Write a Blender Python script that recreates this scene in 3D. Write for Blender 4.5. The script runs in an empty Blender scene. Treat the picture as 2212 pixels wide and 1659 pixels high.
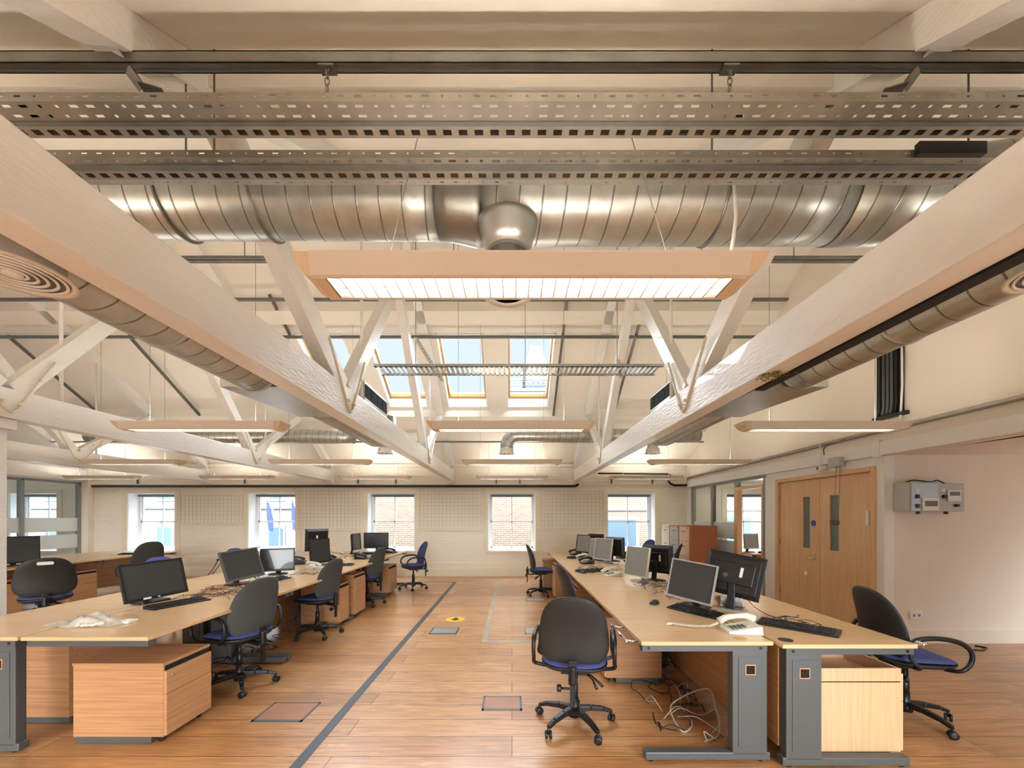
import bpy, bmesh, math, random
from mathutils import Vector, Matrix
random.seed(7)
C = bpy.context.scene.collection
PI = math.pi
# ------------------------------------------------------------------ camera, world, sun, exposure
FPX, CX, CY, CH = 840.0, 1106.0, 1115.0, 1.53        # focal length in px, vanishing point, eye height
cam = bpy.data.cameras.new('camera')
cam.sensor_width = 36.0
cam.lens = FPX / 2212 * 36.0
cam.shift_y = (CY - 829.5) / 2212
cam.shift_x = -(CX - 1106.0) / 2212
cam.clip_start = 0.05
cam.clip_end = 300
camo = bpy.data.objects.new('camera', cam)
C.objects.link(camo)
camo.location = (0, 0, CH)
camo.rotation_euler = (PI / 2, 0, 0)
bpy.context.scene.camera = camo
world = bpy.data.worlds.new('world')
bpy.context.scene.world = world
world.use_nodes = True
wn = world.node_tree
wn.nodes['Background'].inputs[0].default_value = (0.78, 0.88, 1.0, 1)
wn.nodes['Background'].inputs[1].default_value = 0.42
sun = bpy.data.lights.new('sun', 'SUN')
sun.energy = 8.0
sun.angle = math.radians(60)
sun.color = (0.97, 0.99, 1.0)
suno = bpy.data.objects.new('sun', sun)
C.objects.link(suno)
suno.rotation_euler = (math.radians(62), 0, math.radians(12))
sky = bpy.data.lights.new('overcast_daylight', 'SUN')      # broad soft daylight from beyond the back wall, through skylights and windows
sky.energy = 9.0
sky.angle = math.radians(70)
sky.color = (0.80, 0.90, 1.0)
skyo = bpy.data.objects.new('overcast_daylight', sky)
C.objects.link(skyo)
skyo.rotation_euler = (math.radians(-42), 0, math.radians(6))
vs = bpy.context.scene.view_settings
vs.view_transform = 'Standard'
vs.look = 'None'
vs.exposure = 1.38
vs.gamma = 1.0
vs.use_curve_mapping = False
TUBE = 6.5
UPFILL = 20.0        # radiance of unseen tubes added to brighten the ceiling; TUBE lights the louvre

# ------------------------------------------------------------------ materials
def lin(c):
    return tuple(((x / 255) / 12.92 if x / 255 <= 0.04045 else ((x / 255 + 0.055) / 1.055) ** 2.4) for x in c) + (1,)

def newmat(name):
    m = bpy.data.materials.new(name)
    m.use_nodes = True
    return m, m.node_tree.nodes, m.node_tree.links, m.node_tree.nodes['Principled BSDF']

def mat(name, rgb, rough=0.5, metal=0.0, var=0.0, vscale=6.0, bump=0.0, bscale=60.0, stretch=(1, 1, 1), spec=0.5, coat=0.0, rgb2=None):
    m, N, L, B = newmat(name)
    c = lin(rgb)
    B.inputs['Base Color'].default_value = c
    B.inputs['Roughness'].default_value = rough
    B.inputs['Metallic'].default_value = metal
    B.inputs['Specular IOR Level'].default_value = spec
    B.inputs['Coat Weight'].default_value = coat
    tc = N.new('ShaderNodeTexCoord')
    mp = N.new('ShaderNodeMapping')
    mp.inputs['Scale'].default_value = stretch
    L.new(tc.outputs['Object'], mp.inputs[0])
    if var > 0 or rgb2:
        n = N.new('ShaderNodeTexNoise')
        n.inputs['Scale'].default_value = vscale
        n.inputs['Detail'].default_value = 5
        L.new(mp.outputs[0], n.inputs['Vector'])
        r = N.new('ShaderNodeValToRGB')
        r.color_ramp.elements[0].position = 0.32
        r.color_ramp.elements[1].position = 0.68
        lo = lin(rgb2) if rgb2 else tuple(x * (1 - var) for x in c[:3]) + (1,)
        r.color_ramp.elements[0].color = lo
        r.color_ramp.elements[1].color = c
        L.new(n.outputs['Fac'], r.inputs[0])
        L.new(r.outputs[0], B.inputs['Base Color'])
    if bump > 0:
        n2 = N.new('ShaderNodeTexNoise')
        n2.inputs['Scale'].default_value = bscale
        n2.inputs['Detail'].default_value = 4
        L.new(mp.outputs[0], n2.inputs['Vector'])
        b = N.new('ShaderNodeBump')
        b.inputs['Strength'].default_value = bump
        b.inputs['Distance'].default_value = 0.01
        L.new(n2.outputs['Fac'], b.inputs['Height'])
        L.new(b.outputs[0], B.inputs['Normal'])
    return m

def emis(name, rgb, s):
    m, N, L, B = newmat(name)
    B.inputs['Base Color'].default_value = (1, 1, 1, 1)
    B.inputs['Emission Color'].default_value = lin(rgb)
    B.inputs['Emission Strength'].default_value = s
    return m

def glassmat(name, tint=(0.97, 0.99, 1.0), rough=0.0, refl=0.10):
    m = bpy.data.materials.new(name)
    m.use_nodes = True
    N, L = m.node_tree.nodes, m.node_tree.links
    N.remove(N['Principled BSDF'])
    t = N.new('ShaderNodeBsdfTransparent')
    t.inputs[0].default_value = tint + (1,)
    g = N.new('ShaderNodeBsdfGlossy')
    g.inputs['Roughness'].default_value = rough
    x = N.new('ShaderNodeMixShader')
    lw = N.new('ShaderNodeLayerWeight')
    lw.inputs[0].default_value = refl
    ge = N.new('ShaderNodeNewGeometry')          # reflect on the outer faces only, no internal mirror
    mm = N.new('ShaderNodeMath'); mm.operation = 'MULTIPLY_ADD'
    mm.inputs[1].default_value = -1.0; mm.inputs[2].default_value = 1.0
    L.new(ge.outputs['Backfacing'], mm.inputs[0])
    m2 = N.new('ShaderNodeMath'); m2.operation = 'MULTIPLY'
    L.new(mm.outputs[0], m2.inputs[0])
    L.new(lw.outputs['Fresnel'], m2.inputs[1])
    L.new(m2.outputs[0], x.inputs[0])
    L.new(t.outputs[0], x.inputs[1])
    L.new(g.outputs[0], x.inputs[2])
    L.new(x.outputs[0], N['Material Output'].inputs[0])
    return m

def woodmat(name, a, b, axis='X', scale=1.0, rough=0.35, coat=0.3, dens=34):
    """laminate with a fine straight grain running along one axis"""
    m, N, L, B = newmat(name)
    tc = N.new('ShaderNodeTexCoord')
    mp = N.new('ShaderNodeMapping')
    s = {'X': (0.9, dens, dens), 'Y': (dens, 0.9, dens), 'Z': (dens, dens, 0.9)}[axis]
    mp.inputs['Scale'].default_value = tuple(v * scale for v in s)
    n = N.new('ShaderNodeTexNoise')
    n.inputs['Scale'].default_value = 2.2
    n.inputs['Detail'].default_value = 6
    n.inputs['Distortion'].default_value = 0.5
    r = N.new('ShaderNodeValToRGB')
    r.color_ramp.elements[0].position = 0.3
    r.color_ramp.elements[1].position = 0.62
    r.color_ramp.elements[0].color = lin(a)
    r.color_ramp.elements[1].color = lin(b)
    L.new(tc.outputs['Object'], mp.inputs[0])
    L.new(mp.outputs[0], n.inputs['Vector'])
    L.new(n.outputs['Fac'], r.inputs[0])
    L.new(r.outputs[0], B.inputs['Base Color'])
    B.inputs['Roughness'].default_value = rough
    B.inputs['Coat Weight'].default_value = coat
    B.inputs['Coat Roughness'].default_value = 0.2
    return m

def floormat():
    m, N, L, B = newmat('floor_boards')
    tc = N.new('ShaderNodeTexCoord')
    br = N.new('ShaderNodeTexBrick')
    br.offset = 0.37
    br.inputs['Scale'].default_value = 1.0
    br.inputs['Brick Width'].default_value = 3.1
    br.inputs['Row Height'].default_value = 0.225
    br.inputs['Mortar Size'].default_value = 0.0035
    br.inputs['Mortar Smooth'].default_value = 0.4
    br.inputs['Bias'].default_value = 0.0
    br.inputs['Color1'].default_value = lin((205, 153, 99))
    br.inputs['Color2'].default_value = lin((182, 127, 76))
    br.inputs['Mortar'].default_value = lin((96, 58, 30))
    L.new(tc.outputs['Object'], br.inputs['Vector'])
    mp = N.new('ShaderNodeMapping')
    mp.inputs['Scale'].default_value = (1.6, 26, 1)
    gr = N.new('ShaderNodeTexNoise')
    gr.inputs['Scale'].default_value = 1.7
    gr.inputs['Detail'].default_value = 7
    gr.inputs['Distortion'].default_value = 1.1
    L.new(tc.outputs['Object'], mp.inputs[0])
    L.new(mp.outputs[0], gr.inputs['Vector'])
    gramp = N.new('ShaderNodeValToRGB')
    gramp.color_ramp.elements[0].position = 0.3
    gramp.color_ramp.elements[1].position = 0.6
    gramp.color_ramp.elements[0].color = (0.62, 0.55, 0.48, 1)
    gramp.color_ramp.elements[1].color = (1, 1, 1, 1)
    L.new(gr.outputs['Fac'], gramp.inputs[0])
    mul = N.new('ShaderNodeMix')
    mul.data_type = 'RGBA'
    mul.blend_type = 'MULTIPLY'
    mul.inputs[0].default_value = 1.0
    L.new(br.outputs['Color'], mul.inputs[6])
    L.new(gramp.outputs[0], mul.inputs[7])
    # worn, darker patches
    wnz = N.new('ShaderNodeTexNoise')
    wnz.inputs['Scale'].default_value = 0.75
    wnz.inputs['Detail'].default_value = 6
    wnz.inputs['Roughness'].default_value = 0.65
    L.new(tc.outputs['Object'], wnz.inputs['Vector'])
    wr = N.new('ShaderNodeValToRGB')
    wr.color_ramp.elements[0].position = 0.50
    wr.color_ramp.elements[1].position = 0.72
    wr.color_ramp.elements[0].color = (0, 0, 0, 1)
    wr.color_ramp.elements[1].color = (0.55, 0.55, 0.55, 1)
    L.new(wnz.outputs['Fac'], wr.inputs[0])
    mx = N.new('ShaderNodeMix')
    mx.data_type = 'RGBA'
    L.new(wr.outputs[0], mx.inputs[0])
    L.new(mul.outputs[2], mx.inputs[6])
    mx.inputs[7].default_value = lin((126, 100, 74))
    sc = N.new('ShaderNodeMapping')              # pale scuffs where the varnish has gone
    sc.inputs['Scale'].default_value = (1.0, 3.0, 1.0)
    sn = N.new('ShaderNodeTexNoise')
    sn.inputs['Scale'].default_value = 1.3
    sn.inputs['Detail'].default_value = 9
    sn.inputs['Roughness'].default_value = 0.75
    L.new(tc.outputs['Object'], sc.inputs[0])
    L.new(sc.outputs[0], sn.inputs['Vector'])
    sr = N.new('ShaderNodeValToRGB')
    sr.color_ramp.elements[0].position = 0.60
    sr.color_ramp.elements[1].position = 0.70
    sr.color_ramp.elements[0].color = (0, 0, 0, 1)
    sr.color_ramp.elements[1].color = (0.6, 0.6, 0.6, 1)
    L.new(sn.outputs['Fac'], sr.inputs[0])
    mx2 = N.new('ShaderNodeMix'); mx2.data_type = 'RGBA'
    L.new(sr.outputs[0], mx2.inputs[0])
    L.new(mx.outputs[2], mx2.inputs[6])
    mx2.inputs[7].default_value = lin((224, 196, 156))
    L.new(mx2.outputs[2], B.inputs['Base Color'])
    rr = N.new('ShaderNodeMapRange')
    rr.inputs['To Min'].default_value = 0.26
    rr.inputs['To Max'].default_value = 0.5
    L.new(wnz.outputs['Fac'], rr.inputs[0])
    L.new(rr.outputs[0], B.inputs['Roughness'])
    B.inputs['Specular IOR Level'].default_value = 0.6
    B.inputs['Coat Weight'].default_value = 0.5
    B.inputs['Coat Roughness'].default_value = 0.22
    bp = N.new('ShaderNodeBump')
    bp.inputs['Strength'].default_value = 0.35
    bp.inputs['Distance'].default_value = 0.004
    inv = N.new('ShaderNodeMath')
    inv.operation = 'SUBTRACT'
    inv.inputs[0].default_value = 1.0
    L.new(br.outputs['Fac'], inv.inputs[1])
    L.new(inv.outputs[0], bp.inputs['Height'])
    L.new(bp.outputs[0], B.inputs['Normal'])
    return m

def brickmat(name, c1, c2, cm, w=0.225, h=0.075, bump=0.3, rough=0.7, axis='XZ', mortar=0.008):
    m, N, L, B = newmat(name)
    tc = N.new('ShaderNodeTexCoord')
    sp = N.new('ShaderNodeSeparateXYZ')
    cb = N.new('ShaderNodeCombineXYZ')
    L.new(tc.outputs['Object'], sp.inputs[0])
    L.new(sp.outputs['XYZ'.index(axis[0])], cb.inputs[0])
    L.new(sp.outputs['XYZ'.index(axis[1])], cb.inputs[1])
    br = N.new('ShaderNodeTexBrick')
    br.inputs['Scale'].default_value = 1.0
    br.inputs['Brick Width'].default_value = w
    br.inputs['Row Height'].default_value = h
    br.inputs['Mortar Size'].default_value = mortar
    br.inputs['Mortar Smooth'].default_value = 0.6
    br.inputs['Color1'].default_value = lin(c1)
    br.inputs['Color2'].default_value = lin(c2)
    br.inputs['Mortar'].default_value = lin(cm)
    L.new(cb.outputs[0], br.inputs['Vector'])
    L.new(br.outputs['Color'], B.inputs['Base Color'])
    B.inputs['Roughness'].default_value = rough
    n = N.new('ShaderNodeTexNoise')
    n.inputs['Scale'].default_value = 14
    n.inputs['Detail'].default_value = 4
    L.new(tc.outputs['Object'], n.inputs['Vector'])
    a = N.new('ShaderNodeMath')
    a.operation = 'SUBTRACT'
    L.new(n.outputs['Fac'], a.inputs[0])
    L.new(br.outputs['Fac'], a.inputs[1])
    b = N.new('ShaderNodeBump')
    b.inputs['Strength'].default_value = bump
    b.inputs['Distance'].default_value = 0.006
    L.new(a.outputs[0], b.inputs['Height'])
    L.new(b.outputs[0], B.inputs['Normal'])
    return m

def ductmat(name, pitch, rgb=(192, 194, 188)):
    """spiral wound galvanised steel: UV.x is metres along the duct, UV.y is the turn"""
    m, N, L, B = newmat(name)
    uv = N.new('ShaderNodeTexCoord')
    sp = N.new('ShaderNodeSeparateXYZ')
    L.new(uv.outputs['UV'], sp.inputs[0])
    d = N.new('ShaderNodeMath'); d.operation = 'DIVIDE'; d.inputs[1].default_value = pitch
    L.new(sp.outputs[0], d.inputs[0])
    a = N.new('ShaderNodeMath'); a.operation = 'ADD'
    L.new(d.outputs[0], a.inputs[0]); L.new(sp.outputs[1], a.inputs[1])
    f = N.new('ShaderNodeMath'); f.operation = 'FRACT'
    L.new(a.outputs[0], f.inputs[0])
    pp = N.new('ShaderNodeMath'); pp.operation = 'PINGPONG'; pp.inputs[1].default_value = 0.5
    L.new(f.outputs[0], pp.inputs[0])
    r = N.new('ShaderNodeMapRange')
    r.inputs['From Min'].default_value = 0.02
    r.inputs['From Max'].default_value = 0.045
    L.new(pp.outputs[0], r.inputs[0])
    n = N.new('ShaderNodeTexNoise')
    n.inputs['Scale'].default_value = 9
    n.inputs['Detail'].default_value = 6
    L.new(uv.outputs['Object'], n.inputs['Vector'])
    nr = N.new('ShaderNodeValToRGB')
    c = lin(rgb)
    nr.color_ramp.elements[0].position = 0.35
    nr.color_ramp.elements[1].position = 0.65
    nr.color_ramp.elements[0].color = tuple(x * 0.82 for x in c[:3]) + (1,)
    nr.color_ramp.elements[1].color = c
    L.new(n.outputs['Fac'], nr.inputs[0])
    mx = N.new('ShaderNodeMix'); mx.data_type = 'RGBA'
    L.new(r.outputs[0], mx.inputs[0])
    mx.inputs[6].default_value = tuple(x * 0.35 for x in c[:3]) + (1,)
    L.new(nr.outputs[0], mx.inputs[7])
    L.new(mx.outputs[2], B.inputs['Base Color'])
    B.inputs['Metallic'].default_value = 0.78
    rr = N.new('ShaderNodeMapRange')
    rr.inputs['To Min'].default_value = 0.27
    rr.inputs['To Max'].default_value = 0.48
    L.new(n.outputs['Fac'], rr.inputs[0])
    L.new(rr.outputs[0], B.inputs['Roughness'])
    b = N.new('ShaderNodeBump')
    b.inputs['Strength'].default_value = 0.5
    b.inputs['Distance'].default_value = 0.004
    b.invert = True
    L.new(r.outputs[0], b.inputs['Height'])
    L.new(b.outputs[0], B.inputs['Normal'])
    return m

M = {}
M['floor'] = floormat()
M['wall'] = mat('wall_cream', (242, 235, 222), 0.75, var=0.05, vscale=1.4, bump=0.12, bscale=40)
M['gable'] = mat('gable_plaster', (238, 228, 213), 0.75, var=0.05, vscale=1.1, bump=0.1, bscale=30)
M['white'] = mat('white_paint', (240, 238, 234), 0.55, var=0.02, bump=0.04, bscale=30)
M['ceil'] = mat('ceiling_cream', (244, 238, 226), 0.8, var=0.07, vscale=0.9, bump=0.12, bscale=22)
M['brickwall'] = brickmat('painted_brick', (243, 236, 222), (240, 233, 218), (234, 226, 210), bump=0.3)
M['truss'] = mat('gloss_white_timber', (240, 238, 233), 0.34, var=0.05, vscale=3, bump=0.5, bscale=38, stretch=(1, 0.35, 1.6), coat=0.35)
M['trim'] = mat('cream_trim', (236, 226, 204), 0.5, bump=0.03)
M['sash'] = mat('sash_white', (244, 246, 248), 0.4)
M['glass'] = glassmat('clear_glass')
M['pane'] = glassmat('partition_glass', (0.93, 0.97, 0.97), refl=0.3)
M['frost'] = mat('frosted_band', (225, 238, 242), 0.6)
M['duct'] = ductmat('spiral_duct', 0.128)
M['duct2'] = ductmat('spiral_duct_small', 0.125)
M['flex'] = ductmat('flexible_duct', 0.045)
M['galv'] = mat('galvanised_steel', (150, 148, 142), 0.38, 0.9, var=0.22, vscale=7, bump=0.06, bscale=80)
M['galvl'] = mat('galvanised_sheet_light', (196, 200, 198), 0.32, 0.85, var=0.12, vscale=5)
M['dullsteel'] = mat('dull_steel', (134, 135, 132), 0.45, 0.75, var=0.2, vscale=12, bump=0.08)
M['traysteel'] = mat('tray_steel', (176, 172, 162), 0.33, 0.8, var=0.18, vscale=9)
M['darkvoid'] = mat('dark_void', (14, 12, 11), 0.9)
M['lampbody'] = mat('lamp_housing', (228, 218, 204), 0.42)
M['lampcap'] = mat('lamp_end_cap', (228, 206, 174), 0.45)
M['louvre'] = mat('louvre_mirror', (235, 235, 232), 0.22, 0.85)
M['tube'] = emis('tube_glow', (255, 246, 228), TUBE)
M['upfill'] = emis('uplight_fill', (255, 248, 236), UPFILL)
M['meshwire'] = mat('mesh_wire_cream', (186, 174, 154), 0.6)
M['wire'] = mat('wire_grey', (140, 134, 126), 0.5, 0.4)
M['beech'] = woodmat('beech_desktop', (208, 168, 118), (224, 188, 142), 'Y', rough=0.3, coat=0.4)
M['beechx'] = woodmat('beech_grain_across', (208, 168, 118), (224, 188, 142), 'X', rough=0.3, coat=0.4)
M['beechped'] = woodmat('beech_pedestal', (174, 126, 84), (194, 148, 104), 'Y', rough=0.42, coat=0.1)
M['beechx2'] = woodmat('beech_pedestal_side', (166, 118, 80), (188, 142, 100), 'X', rough=0.42, coat=0.1)
M['beechlight'] = woodmat('beech_pale_side', (200, 162, 122), (212, 176, 136), 'Z', rough=0.45, coat=0.05)
M['beechedge'] = mat('beech_edging', (205, 152, 92), 0.4)
M['brownwood'] = woodmat('red_brown_cabinet_side', (158, 96, 58), (176, 112, 70), 'Z', rough=0.4, coat=0.1)
M['doorwood'] = woodmat('oak_door', (216, 172, 122), (228, 188, 140), 'Z', rough=0.36, coat=0.3, dens=20)
M['frameg'] = mat('desk_frame_grey', (88, 92, 92), 0.42, 0.2, bump=0.08, bscale=300)
M['black'] = mat('black_plastic', (22, 22, 23), 0.42, bump=0.04, bscale=200)
M['blackgl'] = mat('black_gloss', (14, 14, 15), 0.22)
M['shell'] = mat('chair_shell', (44, 44, 42), 0.5, bump=0.12, bscale=260)
M['greyfab'] = mat('grey_fabric', (70, 73, 72), 0.85, bump=0.2, bscale=320)
M['blue'] = mat('blue_fabric', (66, 76, 134), 0.9, var=0.12, vscale=30, bump=0.2, bscale=320)
M['blue2'] = mat('bright_blue_fabric', (74, 84, 172), 0.9, var=0.08, vscale=30, bump=0.15, bscale=320)
M['screen'] = mat('screen_dark', (52, 56, 58), 0.28, coat=0.3)
M['screenl'] = mat('screen_pale', (150, 152, 148), 0.4)
M['silver'] = mat('silver_plastic', (176, 178, 178), 0.35, 0.3)
M['beige'] = mat('beige_plastic', (226, 220, 204), 0.4)
M['keys'] = mat('key_black', (34, 34, 36), 0.5)
M['chrome'] = mat('chrome', (225, 225, 225), 0.12, 1.0)
M['cabgrey'] = mat('cabinet_grey', (188, 188, 184), 0.45)
M['cabdark'] = mat('cabinet_dark', (98, 98, 98), 0.45)
M['cabcream'] = mat('cabinet_cream', (233, 226, 208), 0.45)
M['cabpink'] = mat('cabinet_front_beige', (226, 196, 166), 0.45)
M['brass'] = mat('brass', (190, 160, 90), 0.3, 0.9)
M['tape'] = mat('dark_tape', (62, 66, 74), 0.4)
M['tape2'] = mat('worn_blue_tape', (150, 158, 160), 0.4, rgb2=(196, 168, 132), vscale=5)
M['yellow'] = mat('yellow_vinyl', (232, 196, 40), 0.45)
M['boxlid'] = mat('floor_box_lid', (168, 120, 92), 0.4, var=0.1)
M['alu'] = mat('aluminium_frame', (164, 168, 168), 0.35, 0.6)
M['greyframe'] = mat('partition_grey', (142, 148, 148), 0.45, 0.2)
M['bag'] = mat('plastic_bag', (214, 208, 196), 0.35, rgb2=(150, 140, 126), vscale=9)
M['pink'] = mat('pink_paper', (240, 170, 175), 0.7)
M['paper'] = mat('white_paper', (238, 236, 228), 0.7)
M['cbl'] = mat('black_cable', (24, 24, 25), 0.45)
M['cblg'] = mat('grey_cable', (196, 192, 182), 0.5)
M['cblr'] = mat('red_brown_cable', (120, 62, 44), 0.5)
M['cblb'] = mat('blue_cable', (60, 76, 140), 0.5)
M['pine'] = mat('pine_frame', (214, 170, 112), 0.45, var=0.1)
M['facade'] = brickmat('pale_brick_facade', (132, 114, 96), (120, 102, 86), (168, 160, 150), bump=0.1)
M['stone'] = mat('pale_stone', (146, 148, 150), 0.8)
M['slate'] = mat('pale_slate', (98, 112, 146), 0.7)
M['winblue'] = mat('far_window_glass', (92, 112, 128), 0.2)
M['flag'] = mat('blue_flag', (62, 74, 140), 0.8)
M['ground'] = mat('street', (190, 188, 184), 0.9)
M['signblue'] = mat('sign_blue', (40, 84, 168), 0.4)
M['gapshade'] = mat('black_gap_shade', (16, 14, 13), 0.7)  # shade of the gap beside the right truss, put into colour
M['pipeblack'] = mat('black_pipe', (26, 25, 25), 0.35)
M['moss'] = mat('dry_moss', (128, 118, 50), 0.9, bump=0.5)
M['blindg'] = mat('blind_grey', (120, 122, 120), 0.6)
M['visor'] = mat('vision_glass', (112, 120, 118), 0.12)

# ------------------------------------------------------------------ mesh builder
class MB:
    def __init__(s):
        s.bm = bmesh.new()
        s.uv = s.bm.loops.layers.uv.new('UVMap')

    def hexa(s, p):           # 8 points: bottom ring 0-3, top ring 4-7
        v = [s.bm.verts.new(q) for q in p]
        for f in ((3, 2, 1, 0), (4, 5, 6, 7), (0, 1, 5, 4), (1, 2, 6, 5), (2, 3, 7, 6), (3, 0, 4, 7)):
            try:
                s.bm.faces.new([v[i] for i in f])
            except ValueError:
                pass
        return s

    def box(s, x0, x1, y0, y1, z0, z1):
        x0, x1 = min(x0, x1), max(x0, x1); y0, y1 = min(y0, y1), max(y0, y1); z0, z1 = min(z0, z1), max(z0, z1)
        return s.hexa([(x0, y0, z0), (x1, y0, z0), (x1, y1, z0), (x0, y1, z0),
                       (x0, y0, z1), (x1, y0, z1), (x1, y1, z1), (x0, y1, z1)])

    def rbox(s, x0, x1, y0, y1, z0, z1, r):
        """box with rounded vertical corners"""
        pts = []
        for cx, cy, a0 in ((x1 - r, y1 - r, 0), (x0 + r, y1 - r, 90), (x0 + r, y0 + r, 180), (x1 - r, y0 + r, 270)):
            for k in range(4):
                a = math.radians(a0 + k * 30)
                pts.append((cx + r * math.cos(a), cy + r * math.sin(a)))
        return s.prism(pts, 'Z', z0, z1)

    def prism(s, pts, axis, a, b):
        """2D polygon extruded along an axis; pts are (u,v) in the other two axes in XYZ order"""
        def P(u, v, w):
            return {'X': (w, u, v), 'Y': (u, w, v), 'Z': (u, v, w)}[axis]
        lo = [s.bm.verts.new(P(u, v, a)) for u, v in pts]
        hi = [s.bm.verts.new(P(u, v, b)) for u, v in pts]
        n = len(pts)
        s.bm.faces.new(lo[::-1]); s.bm.faces.new(hi)
        for i in range(n):
            s.bm.faces.new((lo[i], lo[(i + 1) % n], hi[(i + 1) % n], hi[i]))
        return s

    def bar(s, p0, p1, w, h, up=(0, 0, 1), w1=None, h1=None):
        p0, p1 = Vector(p0), Vector(p1)
        d = (p1 - p0).normalized()
        u = Vector(up)
        if abs(d.dot(u)) > 0.98:
            u = Vector((0, 1, 0))
        sd = d.cross(u).normalized()
        u = sd.cross(d).normalized()
        w1 = w if w1 is None else w1
        h1 = h if h1 is None else h1
        q = []
        for p, ww, hh in ((p0, w, h), (p1, w1, h1)):
            q += [p - sd * ww / 2 - u * hh / 2, p + sd * ww / 2 - u * hh / 2, p + sd * ww / 2 + u * hh / 2, p - sd * ww / 2 + u * hh / 2]
        return s.hexa(q)

    def tube(s, pts, r, seg=10, closed=False, caps=True):
        pts = [Vector(p) for p in pts]
        rs = r if isinstance(r, (list, tuple)) else [r] * len(pts)
        n = len(pts)
        rings, length, L = [], 0.0, []
        ref = None
        for i, p in enumerate(pts):
            if closed:
                d = (pts[(i + 1) % n] - pts[i - 1]).normalized()
            else:
                d = (pts[min(i + 1, n - 1)] - pts[max(i - 1, 0)]).normalized()
            if i:
                length += (p - pts[i - 1]).length
            L.append(length)
            if ref is None:
                ref = Vector((0, 0, 1)) if abs(d.z) < 0.9 else Vector((0, 1, 0))
            u = (ref - d * ref.dot(d)).normalized()
            ref = u
            v = d.cross(u)
            rings.append([s.bm.verts.new(p + (u * math.cos(2 * PI * k / seg) + v * math.sin(2 * PI * k / seg)) * rs[i]) for k in range(seg)])
        last = n if closed else n - 1
        for i in range(last):
            a, b = rings[i], rings[(i + 1) % n]
            for k in range(seg):
                f = s.bm.faces.new((a[k], a[(k + 1) % seg], b[(k + 1) % seg], b[k]))
                f.smooth = True
                la, lb = L[i], L[(i + 1) % n]
                for lp, t in zip(f.loops, ((la, k / seg), (la, (k + 1) / seg), (lb, (k + 1) / seg), (lb, k / seg))):
                    lp[s.uv].uv = t
        if caps and not closed:
            s.bm.faces.new(rings[0][::-1]); s.bm.faces.new(rings[-1])
        return s

    def lathe(s, prof, c=(0, 0, 0), seg=24, axis='Z'):
        rings = []
        for r, z in prof:
            ring = []
            for k in range(seg):
                a = 2 * PI * k / seg
                q = {'Z': (r * math.cos(a), r * math.sin(a), z), 'Y': (r * math.cos(a), z, r * math.sin(a)), 'X': (z, r * math.cos(a), r * math.sin(a))}[axis]
                ring.append(s.bm.verts.new((c[0] + q[0], c[1] + q[1], c[2] + q[2])))
            rings.append(ring)
        for a, b in zip(rings, rings[1:]):
            for k in range(seg):
                f = s.bm.faces.new((a[k], a[(k + 1) % seg], b[(k + 1) % seg], b[k]))
                f.smooth = True
        s.bm.faces.new(rings[0][::-1]); s.bm.faces.new(rings[-1])
        return s

    def pillow(s, hw, hh, front, back, fn, e1=0.62, taper=0.0, p=5, seg=32, nr=7, bend=0.0):
        """rounded cushion: outline superellipse hw x hh; fn(u, v, t) maps to 3D with t the thickness coordinate"""
        def ring(rr, sgn):
            out = []
            for k in range(seg):
                a = 2 * PI * k / seg
                cu, sv = math.cos(a), math.sin(a)
                u = hw * math.copysign(abs(cu) ** e1, cu) * rr
                v = hh * math.copysign(abs(sv) ** e1, sv) * rr
                u *= 1 - taper * v / hh
                t = (front if sgn > 0 else back) * max(0.0, 1 - rr ** p) ** 0.5 * sgn + bend * (u / hw) ** 2
                out.append(s.bm.verts.new(fn(u, v, t)))
            return out
        rrs = [0.06, 0.3, 0.55, 0.75, 0.88, 0.95, 0.985, 1.0]
        f = [ring(r, 1) for r in rrs]
        b = [ring(r, -1) for r in rrs[:-1]][::-1]
        rings = f + b
        for a, c in zip(rings, rings[1:]):
            for k in range(seg):
                q = s.bm.faces.new((a[k], a[(k + 1) % seg], c[(k + 1) % seg], c[k]))
                q.smooth = True
        s.bm.faces.new(rings[0][::-1]); s.bm.faces.new(rings[-1])
        return s

    def build(s, name, m, parent=None, bevel=0.0, smooth=False):
        me = bpy.data.meshes.new(name)
        bmesh.ops.recalc_face_normals(s.bm, faces=s.bm.faces[:])
        if smooth:
            for f in s.bm.faces:
                f.smooth = True
        s.bm.to_mesh(me)
        s.bm.free()
        me.materials.append(m)
        o = bpy.data.objects.new(name, me)
        C.objects.link(o)
        if parent:
            o.parent = parent
        if bevel > 0:
            b = o.modifiers.new('bevel', 'BEVEL')
            b.width = bevel
            b.segments = 2
            b.limit_method = 'ANGLE'
        return o

def tag(o, label, cat, group=None, kind=None):
    if label: o['label'] = label
    if cat: o['category'] = cat
    if group: o['group'] = group
    if kind: o['kind'] = kind
    return o

def thing(name, label, cat, loc=(0, 0, 0), rotz=0.0, group=None):
    o = bpy.data.objects.new(name, None)
    o.empty_display_size = 0.1
    C.objects.link(o)
    o.location = loc
    o.rotation_euler = (0, 0, rotz)
    return tag(o, label, cat, group)

def struct(name, mb, m, label=None, bevel=0.0):
    o = mb.build(name, m, None, bevel)
    o['kind'] = 'structure'
    if label: o['label'] = label
    return o

def copy_tree(o, parent=None):
    c = o.copy()
    C.objects.link(c)
    c.parent = parent
    for ch in list(o.children):
        copy_tree(ch, c)
    return c

def dup(root, label, loc, rotz=0.0, group=None):
    c = copy_tree(root)
    c.location = loc
    c.rotation_euler = (0, 0, rotz)
    c['label'] = label
    if group: c['group'] = group
    return c

def P(px, py, Y):             # world point at depth Y seen at that pixel
    return Vector(((px - CX) * Y / FPX, Y, CH + (CY - py) * Y / FPX))

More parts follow.
